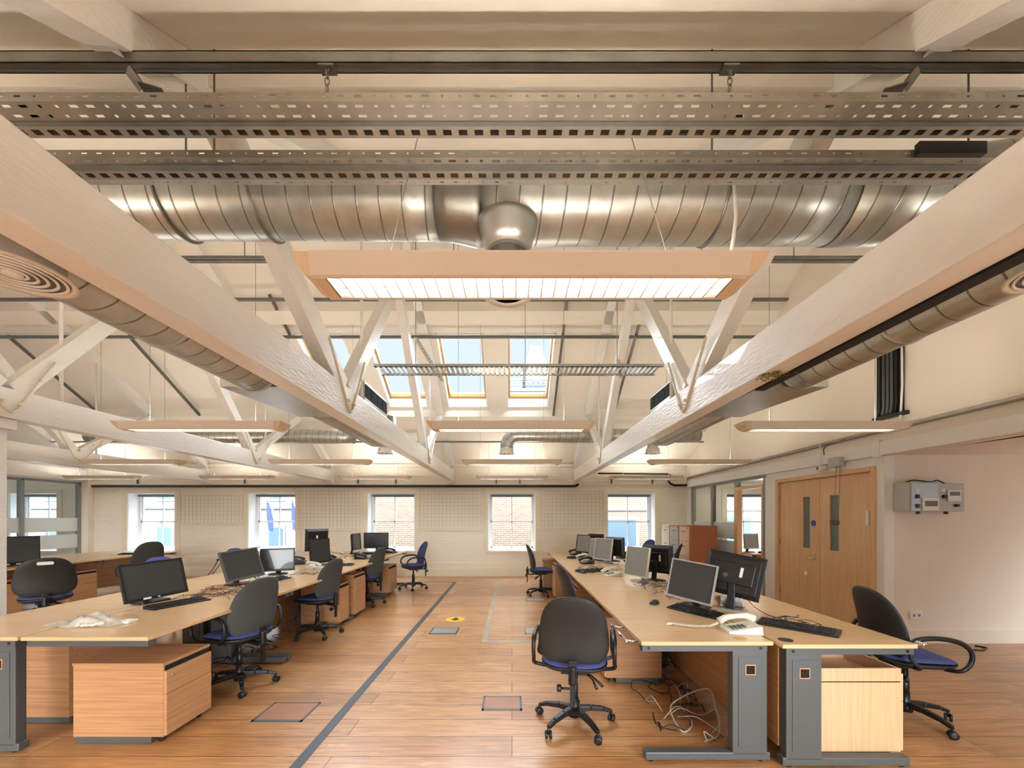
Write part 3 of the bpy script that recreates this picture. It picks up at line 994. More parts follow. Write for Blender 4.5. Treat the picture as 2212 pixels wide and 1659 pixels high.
mb.lathe([(0.118, 3.30), (0.118, 2.90), (0.119, 2.89), (0.135, 2.875), (0.15, 2.85), (0.155, 2.845), (0.148, 2.84), (0.11, 2.86), (0.10, 2.9)], (-0.025, DY - 0.03, 0), 32)
mb.build('branch', M['galv'], o)
mb = MB()
mb.lathe([(0.18, 3.215), (0.165, 3.19), (0.145, 3.12), (0.119, 3.06)], (-0.025, DY - 0.06, 0), 32)
mb.build('saddle', M['galvl'], o)
MB().lathe([(0.147, 2.846), (0.15, 2.836), (0.112, 2.846)], (-0.025, DY - 0.03, 0), 32).build('collar_ring', M['white'], o)

def diffuser(parent, x, y, z, r, n=5, back=0.1):
    mb = MB()
    mb.lathe([(r * 0.8, back), (r * 0.82, 0.02), (r, 0.0), (r * 1.0, -0.008), (r * 0.9, -0.006), (r * 0.86, 0.01), (r * 0.3, 0.012)], (x, y, z), 36)
    d = mb.build('diffuser', M['lampbody'], parent)
    MB().lathe([(r * 0.87, 0.004), (r * 0.87, 0.0)], (x, y, z), 32).build('throat', M['cabdark'], d)
    for k in range(n):
        rr = r * (0.82 - 0.15 * k)
        mb = MB()
        seg = 36
        mb.tube([(x + rr * math.cos(2 * PI * j / seg), y + rr * math.sin(2 * PI * j / seg), z - 0.004) for j in range(seg)], 0.0055, 6, closed=True)
        mb.build('ring', M['truss'], d)
    MB().lathe([(0.03, 0.0), (0.025, -0.012), (0.005, -0.016)], (x, y, z), 16).build('centre_cone', M['truss'], d)
    return d

def side_duct(s, xc, zc, r, label, boxx, bb):
    o = thing('ventilation_duct', label, 'duct', (0, 0, 0), 0, 'ducts running along the trusses')
    mb = MB()
    mb.tube([(xc, 0.9 + 0.194 * k, zc) for k in range(11)], r, 36)
    mb.build('duct_run', M['duct2'], o)
    for y in (2.07, 2.80):
        MB().tube([(xc, y, zc), (xc, y + 0.02, zc)], r + 0.007, 36).build('band', M['galvl'], o)
    diffuser(o, xc - s * 0.05, 1.42, zc - r - 0.015, 0.165)
    # sheet metal fan box
    (xa, xb, xc2, xd) = boxx
    zb = 2.478
    MB().hexa([(xa, 2.85, zb), (xb, 2.85, zb), (xd, 3.72, zb), (xc2, 3.72, zb), (xa, 2.85, 2.80), (xb, 2.85, 2.80), (xd, 3.72, 2.80), (xc2, 3.72, 2.80)]).build('fan_box', M['galvl'], o)
    mb = MB()
    pts = [(xc, 3.70 + 0.1 * k, 2.60) for k in range(17)]
    pts += [(xc - s * 0.05, 5.42, 2.62), (xc - s * 0.06, 5.55, 2.68), (xc - s * 0.07, 5.62, 2.8), (xc - s * 0.07, 5.64, 2.95)]
    mb.tube(pts, bb, 28)
    mb.build('flexible_duct', M['flex'], o)
    return o
side_duct(-1, -1.875, 2.615, 0.178, 'galvanised duct with a round diffuser along the left truss', (-2.14, -1.69, -2.03, -1.66), 0.125)
side_duct(1, 2.10, 2.605, 0.15, 'galvanised duct with a round diffuser along the right truss', (1.83, 2.32, 1.80, 2.20), 0.11)
for s, x, y0, y1, lab in ((-1, -1.66, 4.25, 5.0, 'black grilled air unit on the left tie beam'), (1, 1.76, 4.2, 4.8, 'black grilled air unit on the right tie beam')):
    o = thing('air_unit', lab, 'air unit', (x, y0, 2.70), 0, 'air units on the tie beams')
    xx = -s * 0.05
    MB().box(-0.10, 0.05, 0, y1 - y0, 0, 0.31).build('casing', M['galvl'], o) if s < 0 else MB().box(-0.05, 0.10, 0, y1 - y0, 0, 0.29).build('casing', M['galvl'], o)
    mb = MB()
    n = 4
    for k in range(n):
        a = (y1 - y0) * (k + 0.06) / n; b = (y1 - y0) * (k + 0.94) / n
        mb.box(-s * 0.05 - 0.006, -s * 0.05 + 0.006, a, b, 0.14, 0.28)
    mb.build('grille', M['darkvoid'], o)
# cross ducts at the far end
o = thing('ventilation_duct', 'galvanised cross duct low behind the left trusses', 'duct', (0, 0, 0), 0, 'far cross ducts')
MB().tube([(-8.8 + 0.25 * k, 8.1, 3.19) for k in range(23)], 0.15, 28).build('duct_run', M['duct2'], o)
MB().tube([(-3.10, 8.1, 3.19), (-2.85, 8.1, 3.19)] + arc((-2.85, 8.1, 2.99), 0.20, PI / 2, 0, 6, (1, 0, 0), (0, 0, 1)) + [(-2.65, 8.1, 2.93)], 0.11, 24).build('elbow', M['galvl'], o)
diffuser(o, -2.65, 8.1, 2.84, 0.17, 3)
o = thing('ventilation_duct', 'galvanised cross duct with a downturned elbow at the end of the aisle', 'duct', (0, 0, 0), 0, 'far cross ducts')
mb = MB()
mb.tube([(3.9, 8.1, 3.21), (2.5, 8.1, 3.21), (1.2, 8.1, 3.21), (0.15, 8.1, 3.21)] + arc((0.12, 8.1, 2.98), 0.23, PI / 2, PI, 7, (1, 0, 0), (0, 0, 1)) + [(-0.11, 8.1, 2.90)], 0.135, 28)
mb.build('duct_run', M['duct2'], o)
diffuser(o, -0.11, 8.1, 2.835, 0.17, 3)
o = thing('air_diffuser', 'round white air diffuser hanging beside the right truss at the far end', 'air diffuser', (0, 0, 0))
MB().lathe([(0.11, 3.05), (0.11, 2.85)], (2.93, 8.1, 0), 20).build('duct_stub', M['galvl'], o)
diffuser(o, 2.93, 8.1, 2.84, 0.17, 3)

# ------------------------------------------------------------------ ceiling lights
def make_light(label):
    o = thing('ceiling_light', label, 'ceiling light', (0, 0, 0), 0, 'suspended fluorescent ceiling lights')
    L2, z0, z1 = 0.755, 0.0, 0.075
    mb = MB()
    for s in (-1, 1):
        # side wing: bottom lip, sloping side, top flange
        mb.hexa([(-0.80, s * 0.066, 0.0), (0.80, s * 0.066, 0.0), (0.80, s * 0.082, 0.004), (-0.80, s * 0.082, 0.004),
                 (-0.80, s * 0.095, 0.073), (0.80, s * 0.095, 0.073), (0.80, s * 0.103, 0.073), (-0.80, s * 0.103, 0.073)])
        mb.box(-0.80, 0.80, s * 0.045, s * 0.103, 0.073, 0.080)
    mb.build('housing', M['lampbody'], o)
    for s in (-1, 1):
        mb = MB()
        prof = [(0.755, 0.0), (0.80, 0.002), (0.832, 0.02), (0.852, 0.048), (0.866, 0.080), (0.80, 0.080), (0.757, 0.080)]
        lo = [(s * x, -0.066 - 0.033 * z / 0.080, z) for x, z in prof]
        hi = [(s * x, 0.066 + 0.033 * z / 0.080, z) for x, z in prof]
        va = [mb.bm.verts.new(q) for q in lo]; vb = [mb.bm.verts.new(q) for q in hi]
        mb.bm.faces.new(va); mb.bm.faces.new(vb[::-1])
        for k in range(len(prof)):
            j = (k + 1) % len(prof)
            f = mb.bm.faces.new((va[k], va[j], vb[j], vb[k]))
        mb.build('end_cap', M['lampcap'], o)
    mb = MB()
    for k in range(31):
        x = -0.75 + k * 0.05
        mb.hexa([(x - 0.002, -0.064, 0.002), (x + 0.002, -0.064, 0.002), (x + 0.002, 0.064, 0.002), (x - 0.002, 0.064, 0.002),
                 (x - 0.002, -0.064, 0.036), (x + 0.002, -0.064, 0.036), (x + 0.002, 0.064, 0.036), (x - 0.002, 0.064, 0.036)])
    mb.box(-0.755, 0.755, -0.002, 0.002, 0.004, 0.036)
    for s in (-1, 1):
        mb.hexa([(-0.755, s * 0.062, 0.002), (0.755, s * 0.062, 0.002), (0.755, s * 0.066, 0.002), (-0.755, s * 0.066, 0.002),
                 (-0.755, s * 0.050, 0.06), (0.755, s * 0.050, 0.06), (0.755, s * 0.056, 0.06), (-0.755, s * 0.056, 0.06)])
    mb.build('louvre', M['louvre'], o)
    MB().box(-0.755, 0.755, -0.052, 0.052, 0.0635, 0.065).build('reflector', M['white'], o)
    for s in (-1, 1):  # upward tubes added out of sight to brighten the sloping ceiling
        MB().tube([(-0.70, s * 0.02, 0.0735), (0.70, s * 0.02, 0.0735)], 0.007, 6).build('upper_fill_tube', M['upfill'], o)
    for s in (-1, 1):
        MB().tube([(-0.72, s * 0.03, 0.052), (0.72, s * 0.03, 0.058)], 0.0105, 8).build('tube', M['tube'], o)
    return o
lt = make_light('nearest suspended ceiling light, large and lit, above the aisle')
lt.location = (0.065, 1.50, 2.406)
def wires(o, y, z, dy=0.0):
    zt = (znear(y + dy) if y + dy < RY else zfar(y + dy))
    for x in (-0.55, 0.55):
        w = MB().tube([(x, 0, 0.080), (x, dy, zt - z)], 0.0022, 5).build('suspension_wire', M['wire'], o)
wires(lt, 1.5, 2.406, 0.75)
places = [(-0.01, 4.05, 'second ceiling light along the aisle'), (0.0, 6.72, 'third ceiling light along the aisle'), (0.0, 9.35, 'furthest ceiling light over the aisle, near the brick wall'),
          (-3.22, 4.05, 'ceiling light over the left desk bench, nearest of its row'), (-3.3, 6.72, 'middle ceiling light over the left desk bench'), (-3.3, 9.35, 'ceiling light left of the aisle close to the back windows'),
          (3.23, 4.05, 'ceiling light beside the plain gable wall, nearest of its row'), (3.22, 6.72, 'middle ceiling light of the row along the gable wall'), (3.22, 9.35, 'furthest ceiling light of the row along the gable wall'),
          (-6.55, 6.72, 'ceiling light under the low left truss'), (-6.6, 9.35, 'far ceiling light above the second window from the left'), (-9.85, 9.35, 'ceiling light in the far left corner'),
          (-6.55, 4.05, None), (3.2, 1.5, None), (-3.2, 1.5, None), (0, -1.0, None), (3.2, -1.0, None), (-3.2, -1.0, None), (-6.5, 1.5, None)]
base_children = [c for c in lt.children]
for x, y, lab in places:
    c = lt.copy(); C.objects.link(c)
    c.location = (x, y, 2.42 if y > 1.6 else 2.406)
    c['label'] = 'ceiling light %s' % lab if lab is None else lab
    if lab is None:
        c['label'] = 'ceiling light outside the view at %s' % ('the right' if x > 0 else 'the left' if x < 0 else 'the back')
    for ch in base_children:
        if ch.name.startswith('suspension'): continue
        d = ch.copy(); C.objects.link(d); d.parent = c
    wires(c, y, c.location.z)
for ox, oy, lab in ((6.1, 6.2, 'ceiling light added to brighten the side office, nearer one'), (5.9, 7.6, 'ceiling light added to brighten the side office, middle one'), (5.6, 9.0, 'ceiling light added to brighten the side office by its window')):
    o = thing('ceiling_light', lab, 'ceiling light', (ox, oy, 2.25), 0, 'suspended fluorescent ceiling lights')  # lamp added because the side office came out too dark
    for ch in base_children:
        if ch.name.startswith('suspension'): continue
        d = ch.copy(); C.objects.link(d); d.parent = o
    for x in (-0.55, 0.55):
        MB().tube([(x, 0, 0.080), (x, 0, 0.15)], 0.002, 5).build('suspension_wire', M['wire'], o)
# white flex dropping to the nearest light
mb = MB()
mb.tube([P(1585, 395, 1.92), P(1588, 430, 1.86), P(1590, 470, 1.80), P(1585, 510, 1.7), P(1578, 552, 1.60)], 0.0075, 8)
tag(mb.build('lamp_flex', M['white']), 'white power flex dropping to the nearest ceiling light', 'cable')

# ------------------------------------------------------------------ desks
def make_desk(label, x0, x1, y0, y1, front, group, nearleg=True, panel=True):
    """front = -1 when the user sits on the -X side, +1 on the +X side; drawn in local coordinates about the middle"""
    xm, ym = (x0 + x1) / 2, (y0 + y1) / 2
    hw, hl = (x1 - x0) / 2, (y1 - y0) / 2
    o = thing('desk', label, 'desk', (xm, ym, 0), 0, group)
    f = front
    MB().box(-hw, hw, -hl + 0.002, hl - 0.002, 0.73, 0.755).build('desktop', M['beechx'], o, 0.002)
    for s in (-1, 1):
        yy = s * (hl - 0.045)
        ya, yb = yy - 0.03, yy + 0.03
        mb = MB()
        mb.box(f * (hw - 0.01), -f * (hw - 0.03), ya, yb, 0.69, 0.728)
        fr = mb.build('arm', M['frameg'], o)
        if s < 0 and not nearleg:
            continue
        mb = MB()
        mb.box(-f * (hw - 0.03), -f * (hw - 0.245), ya, yb, 0.05, 0.69)
        lg = mb.build('leg', M['frameg'], o, 0.004)
        MB().box(-f * (hw - 0.065), -f * (hw - 0.21), ya - 0.004, yb + 0.004, 0.10, 0.655).build('leg_cover', M['frameg'], lg, 0.002)
        mb = MB()
        mb.box(-f * (hw - 0.105), -f * (hw - 0.17), ya - 0.007, yb + 0.007, 0.545, 0.61)
        mb.build('cable_port', M['beechped'], lg)
        MB().box(-f * (hw - 0.112), -f * (hw - 0.163), ya - 0.009, yb + 0.009, 0.552, 0.603).build('port_opening', M['darkvoid'], lg)
        mb = MB()
        mb.box(f * (hw - 0.03), -f * (hw - 0.01), ya, yb, 0.012, 0.062)
        ft = mb.build('foot', M['frameg'], o, 0.006)
        for xx in (f * (hw - 0.07), -f * (hw - 0.06)):
            MB().lathe([(0.02, 0), (0.02, 0.012)], (xx, yy, 0), 10).build('levelling_foot', M['black'], ft)
        for xx in (f * (hw - 0.05), -f * (hw - 0.07)):
            MB().lathe([(0.009, ya - 0.004), (0.009, yb + 0.004)], (xx, 0, 0.71), 8, 'Y').build('bolt', M['black'], fr)
    MB().box(-f * (hw - 0.022), -f * (hw - 0.04), -hl + 0.08, hl - 0.08, 0.10, 0.715).build('modesty_panel', M['beechped'], o) if panel else None
    MB().box(-0.02, 0.02, -hl + 0.08, hl - 0.08, 0.70, 0.729).build('cross_rail', M['frameg'], o)
    return o

def grommet(o, x, y, m):
    MB().lathe([(0.041, 0.755), (0.041, 0.758), (0.033, 0.7585)], (x, y, 0), 24).build('cable_grommet', m, o)

DR = [(2.40, 4.02), (4.02, 5.66), (5.66, 7.02), (7.02, 8.55)]
place4 = ['nearest', 'second', 'third', 'furthest']
gR1, gR2 = 'desks of the right bench, aisle side', 'desks of the right bench, wall side'
d0 = None
for i, (a, b) in enumerate(DR):
    d = make_desk('%s beech desk of the right bench on the aisle side' % place4[i], 0.80, 1.615, a, b, -1, gR1)
    if i == 0: grommet(d, 0.24, -0.74, M['beechedge'])
    d2 = make_desk('%s beech desk of the right bench on the door side' % place4[i], 1.635, 2.45, a - 0.055, b - 0.055, 1, gR2)
    if i == 0: grommet(d2, -0.33, -0.72, M['black'])
DL = [(2.49, 4.10), (4.10, 5.74), (5.74, 7.35), (7.35, 8.65)]
gL1, gL2 = 'desks of the left bench, aisle side', 'desks of the left bench, far side'
for i, (a, b) in enumerate(DL):
    make_desk('%s beech desk of the left bench on the aisle side' % place4[i], -3.15, -2.335, a, b, 1, gL1, nearleg=(i > 0), panel=(i > 0))
    make_desk('%s beech desk of the left bench on the far side' % place4[i], -3.985, -3.17, a, b, -1, gL2, panel=(i > 0))
DB = [(4.9, 7.05), (7.05, 8.6)]
for i, (a, b) in enumerate(DB):
    make_desk('%s desk of the bench by the glass partition, near side' % ('nearer', 'further')[i], -8.22, -7.40, a, b, 1, 'desks of the far left bench')
    make_desk('%s desk of the bench by the glass partition, partition side' % ('nearer', 'further')[i], -9.06, -8.24, a, b, -1, 'desks of the far left bench')
make_desk('desk standing inside the side office, panel towards the doorway', 4.95, 6.6, 7.95, 8.7, -1, None, panel=False)
o = MB().box(-0.78, 0.78, -0.01, 0.01, 0.12, 0.72).build('office_desk_panel', M['beechped'])
o.location = (5.78, 7.94, 0)
tag(o, 'brown back panel of the desk in the side office', 'desk panel')

# chrome rails on the desk edges
def rail(x, y0, y1, s, label):
    o = thing('desk_rail', label, 'rail', (x, y0, 0.742), 0, 'chrome rails on the desk ends')
    MB().tube([(-s * 0.075, 0.03, 0), (-s * 0.08, y1 - y0, 0.002)], 0.009, 12).build('bar', M['chrome'], o)
    for yy in (0.04, y1 - y0 - 0.03):
        MB().tube([(0, yy, -0.004), (-s * 0.078, yy, 0.0)], 0.006, 8).build('bracket', M['chrome'], o)
    for yy in (0.03, y1 - y0):
        MB().lathe([(0.004, -0.012), (0.013, -0.008), (0.013, 0.008), (0.004, 0.012)], (-s * 0.078, yy, 0), 12, 'Y').build('end_knob', M['chrome'], o)
rail(0.80, 2.42, 2.80, 1, 'chrome rail sticking out at the near corner of the right bench')
rail(2.45, 2.36, 2.42, -1, 'short chrome rail end at the right corner of the near desk')
rail(-2.335, 8.3, 8.6, -1, 'chrome rail at the far aisle corner of the left bench')

# ------------------------------------------------------------------ pedestals
def pedestal(label, x0, x1, y0, y1, ztop, face, front_m='beechped', side_m='beechx2', top_m='beechx2', drawers=2, opentop=False, dark=False, group='drawer pedestals under the desks'):
    xm, ym = (x0 + x1) / 2, (y0 + y1) / 2
    hw, hl = (x1 - x0) / 2, (y1 - y0) / 2
    o = thing('drawer_pedestal', label, 'drawer pedestal', (xm, ym, 0), 0, group)
    f = face
    mb = MB()
    if opentop:
        t = 0.018
        mb.box(-hw, hw, -hl, -hl + t, 0.05, ztop).box(-hw, hw, hl - t, hl, 0.05, ztop).box(-hw, -hw + t, -hl + t, hl - t, 0.05, ztop)
        mb.box(hw - t, hw, -hl + t, hl - t, 0.05, ztop).box(-hw, hw, -hl, hl, ztop - 0.09, ztop - 0.08)
    else:
        mb.box(-hw, hw, -hl, hl, 0.05, ztop)
    mb.build('carcass', M[side_m], o, 0.002)
    if not opentop:
        MB().box(-hw - 0.004, hw + 0.004, -hl - 0.004, hl + 0.004, ztop, ztop + 0.02).build('top', M[top_m], o, 0.002)
    zz = ztop - 0.035
    hs = {2: [0.36, 0.64], 3: [0.22, 0.22, 0.56]}[drawers]
    H = zz - 0.055
    MB().box(f * hw, f * (hw + 0.003), -hl + 0.01, hl - 0.005, zz, ztop - 0.003).build('finger_recess', M['darkvoid'], o)
    z = zz
    for k, h in enumerate(hs):
        a, b = z - h * H + 0.003, z
        dr = MB().box(f * hw, f * (hw + 0.018), -hl + 0.003, hl - 0.003, a, b).build('drawer', M[front_m], o, 0.002)
        if k == 0:
            MB().lathe([(0.009, f * (hw + 0.017)), (0.008, f * (hw + 0.024))], (0, -hl + 0.05 if face > 0 else -hl + 0.05, b - 0.04), 12, 'X').build('lock', M['chrome'], dr)
        z = a - 0.003
    MB().box(-f * (hw - 0.005), f * (hw - 0.09), -hl + 0.01, hl - 0.02, 0.006, 0.05).build('base_plate', M['frameg'], o)
    for sx in (-1, 1):
        for sy in (-1, 1):
            MB().lathe([(0.016, -0.01), (0.018, -0.006), (0.018, 0.006), (0.016, 0.01)], (sx * (hw - 0.05), sy * (hl - 0.04), 0.018), 12, 'Y').build('castor', M['black'], o)
    return o
pedestal('large beech drawer pedestal at the near end of the left bench', -2.94, -2.335, 2.605, 3.00, 0.525, 1)
pedestal('lower beech pedestal behind the second chair of the left bench', -2.90, -2.385, 5.34, 5.65, 0.565, 1)
pedestal('taller beech pedestal in the middle of the left bench', -2.90, -2.37, 5.83, 6.24, 0.63, 1)
pedestal('beech pedestal near the far end of the left bench', -2.90, -2.38, 7.50, 7.98, 0.54, 1)
pedestal('dark looking pedestal under the far side of the left bench, beside the picture edge', -3.97, -3.26, 2.86, 3.30, 0.56, -1)
pedestal('pedestal under the bench by the glass partition', -7.95, -7.44, 6.50, 6.96, 0.56, 1)
pedestal('pedestal under the glass partition bench beside the left picture edge', -8.0, -7.44, 5.42, 5.90, 0.56, 1)
pedestal('beech pedestal under the right bench behind the black-backed chair', 0.865, 1.37, 3.556, 3.93, 0.585, -1)
pedestal('tall narrow looking pedestal in the middle of the right bench', 0.79, 1.37, 7.11, 7.48, 0.63, -1, 'beechlight', 'beechped')
pedestal('pedestal at the far end of the right bench behind the furthest chair', 0.66, 1.22, 8.10, 8.43, 0.60, -1, 'beechlight', 'beechped')
pedestal('open-topped pale pedestal at the near right end of the right bench', 1.86, 2.44, 2.44, 2.86, 0.575, 1, 'beechlight', 'beechlight', opentop=True)
pedestal('pedestal further along the right bench on the aisle side', 0.865, 1.37, 5.15, 5.57, 0.585, -1)

# ------------------------------------------------------------------ chairs
def make_chair(label, arms=True, fabric='blue', shell='shell', hback=0.0, handle=False):
    """sitter looks along local +Y"""
    o = thing('office_chair', label, 'office chair')
    base = MB().lathe([(0.045, 0.06), (0.045, 0.10), (0.033, 0.13), (0.03, 0.20)], seg=20).build('hub', M['black'], o)
    for k in range(5):
        a = PI / 2 + 2 * PI * k / 5
        c, s = math.cos(a), math.sin(a)
        mb = MB()
        pts = [(c * r, s * r, z) for r, z in ((0.03, 0.112), (0.12, 0.112), (0.22, 0.098), (0.285, 0.075))]
        for q0, q1, w0, w1, h0, h1 in zip(pts, pts[1:], (0.05, 0.042, 0.036), (0.042, 0.036, 0.03), (0.045, 0.036, 0.03), (0.036, 0.03, 0.024)):
            mb.bar(q0, q1, w0, h0, w1=w1, h1=h1)
        lg = mb.build('base_leg', M['black'], o, 0.006)
        mb = MB()
        cx, cy = c * 0.285, s * 0.285
        mb.lathe([(0.008, 0.03), (0.008, 0.075)], (cx, cy, 0), 8)
        b = a + 0.9
        for sg in (-1, 1):
            ox, oy = -math.sin(b) * 0.014 * sg, math.cos(b) * 0.014 * sg
            v0 = len(mb.bm.verts)
            mb.lathe([(0.012, -0.009), (0.026, -0.008), (0.028, 0.0), (0.026, 0.008), (0.012, 0.009)], (0, 0, 0), 14, 'X')
            mb.bm.verts.ensure_lookup_table()
            R = Matrix.Rotation(b + PI / 2, 3, 'Z')
            for v in mb.bm.verts[v0:]:
                v.co = R @ v.co + Vector((cx + ox, cy + oy, 0.028))
        mb.build('castor', M['black'], lg)
    MB().lathe([(0.027, 0.18), (0.027, 0.30), (0.016, 0.305), (0.016, 0.40), (0.05, 0.405), (0.05, 0.42)], seg=18).build('gas_lift', M['black'], o)
    mb = MB().box(-0.09, 0.09, -0.12, 0.10, 0.405, 0.432)
    mb.bar((0, -0.10, 0.415), (0, -0.235, 0.40), 0.06, 0.02).bar((0, -0.235, 0.40), (0, -0.27, 0.45), 0.06, 0.02).bar((0, -0.27, 0.40), (0, -0.265, 0.56), 0.055, 0.018)
    mech = mb.build('mechanism', M['black'], o, 0.004)
    mb = MB()
    mb.tube([(0, -0.262, 0.40 + 0.012 * k) for k in range(11)], [0.030 if k % 2 else 0.024 for k in range(11)], 12)
    mb.build('bellows', M['black'], mech)
    MB().bar((0, -0.265, 0.41), (0, -0.262, 0.25), 0.035, 0.016).build('height_post', M['black'], mech)
    mb = MB().tube([(-0.02, -0.265, 0.37), (-0.075, -0.268, 0.37)], 0.008, 8)
    mb.lathe([(0.022, -0.105), (0.024, -0.10), (0.024, -0.08), (0.018, -0.075)], (0, -0.268, 0.37), 10, 'X')
    mb.build('knob', M['black'], mech)
    for dx, dz in ((0.10, 0.0), (0.14, 0.02)):
        MB().tube([(0.05, -0.02, 0.41), (0.13, -0.08, 0.37 + dz), (dx + 0.06, -0.14, 0.33 + dz)], [0.006, 0.006, 0.011], 8).build('lever', M['black'], mech)
    # seat
    fn = lambda u, v, t: Vector((u, v + 0.01, 0.485 + t - 0.02 * max(0.0, v / 0.23) ** 3))
    MB().pillow(0.235, 0.225, 0.035, 0.0, fn, 0.66, bend=0.012).build('seat_cushion', M[fabric], o)
    fn2 = lambda u, v, t: Vector((u * 1.0, v * 1.0 + 0.01, 0.482 + t))
    MB().pillow(0.238, 0.228, 0.0, 0.05, fn2, 0.66).build('seat_shell', M['shell'], o)
    # backrest, leaning back a little
    H = 0.25
    zc = 0.735 + hback
    W = 0.232 if not handle else 0.26
    def bk(u, v, t):
        return Vector((u, -0.215 - 0.10 * (v / H) * 0.55 + t + 0.02 * math.cos(v / H * 2.0), zc + v))
    MB().pillow(W, H, 0.035, 0.0, bk, 0.70, taper=0.13, bend=0.03).build('back_cushion', M[fabric], o)
    bs = MB().pillow(W + 0.006, H + 0.006, 0.004, 0.03, bk, 0.70, taper=0.13, bend=0.03, p=4).build('back_shell', M[shell], o)
    if handle:
        MB().rbox(-0.07, 0.07, -0.02, 0.02, 0, 0.014, 0.018).build('hand_slot', M['paper'], bs)
        hs = bs.children[0]
        hs.location = (0.0, -0.295, zc + 0.185); hs.rotation_euler = (PI / 2 - 0.15, 0, 0)
    if arms:
        for s in (-1, 1):
            x = s * 0.262
            loop = [(-0.115, 0.475), (-0.165, 0.53), (-0.175, 0.61), (-0.14, 0.665), (-0.05, 0.685), (0.06, 0.68), (0.15, 0.65), (0.195, 0.59), (0.185, 0.52), (0.13, 0.47)]
            pts = [(x + s * 0.016, a, b) for a, b in loop]
            pts = [(s * 0.20, -0.09, 0.45)] + pts + [(s * 0.20, 0.10, 0.45)]
            sm = []
            for i in range(len(pts) - 1):
                p0, p1, p2, p3 = (Vector(pts[max(i - 1, 0)]), Vector(pts[i]), Vector(pts[i + 1]), Vector(pts[min(i + 2, len(pts) - 1)]))
                for q in range(4):
                    t = q / 4
                    sm.append(0.5 * ((2 * p1) + (-p0 + p2) * t + (2 * p0 - 5 * p1 + 4 * p2 - p3) * t * t + (-p0 + 3 * p1 - 3 * p2 + p3) * t ** 3))
            sm.append(Vector(pts[-1]))
            rr = [0.017 if 14 < i < 30 else 0.014 for i in range(len(sm))]
            MB().tube(sm, rr, 10).build('armrest', M['black'], o)
    return o
gch = 'swivel office chairs around the desks'
ca = make_chair('black-backed chair with blue seat in the foreground right of the aisle'); ca['group'] = gch
ca.location = (0.46, 2.87, 0); ca.rotation_euler = (0, 0, -0.20)
cn = make_chair('armless blue chair tucked in behind the foreground chair at the right bench', arms=False); cn['group'] = gch
cn.location = (0.80, 4.45, 0); cn.rotation_euler = (0, 0, facing(1, 0.15))
dup(cn, 'furthest blue chair on the aisle side of the right bench', (0.56, 7.55, 0), facing(1, 0.1))
dup(cn, 'blue chair back beyond the right bench in front of the right window', (2.95, 8.9, 0), facing(-1, -0.3))
dup(cn, 'blue chair back rising behind the monitors beside the filing cabinets', (3.15, 7.9, 0), facing(-1, 0.5))
dup(ca, 'chair with hoop arms at the near right end of the right bench', (2.98, 2.95, 0), facing(1, -0.15))
cg = make_chair('grey-backed chair with hoop arms nearest on the left bench', shell='greyfab'); cg['group'] = gch
cg.location = (-2.45, 3.50, 0); cg.rotation_euler = (0, 0, facing(-1, 0.28))
cgn = make_chair('grey-backed armless chair second along the left bench', arms=False, shell='greyfab'); cgn['group'] = gch
cgn.location = (-2.50, 5.0, 0); cgn.rotation_euler = (0, 0, facing(-1, 0.2))
dup(cgn, 'grey-backed armless chair third along the left bench', (-2.50, 6.72, 0), facing(-1, 0.25))
dup(ca, 'blue chair with hoop arms standing free at the far end of the left bench', (-2.08, 8.2, 0), facing(-0.9, -0.5))
ch = make_chair('wide dark chair back with a hand slot at the left edge', arms=False, shell='shell', hback=0.02, handle=True); ch['group'] = gch
ch.location = (-6.05, 5.05, 0); ch.rotation_euler = (0, 0, facing(-0.75, 0.65))
ct = make_chair('tall grey chair back with hoop arm in front of the leftmost window', shell='greyfab', hback=0.09); ct['group'] = gch
ct.location = (-6.65, 7.0, 0); ct.rotation_euler = (0, 0, facing(-1, 0.35))
cb = make_chair('bright blue chair back behind the big near monitor', arms=False, fabric='blue2'); cb['group'] = gch
cb.location = (-4.45, 5.1, 0); cb.rotation_euler = (0, 0, facing(0.9, -0.25))
dup(cb, 'bright blue chair back between the second and third left monitors', (-4.42, 6.5, 0), facing(0.9, -0.2))

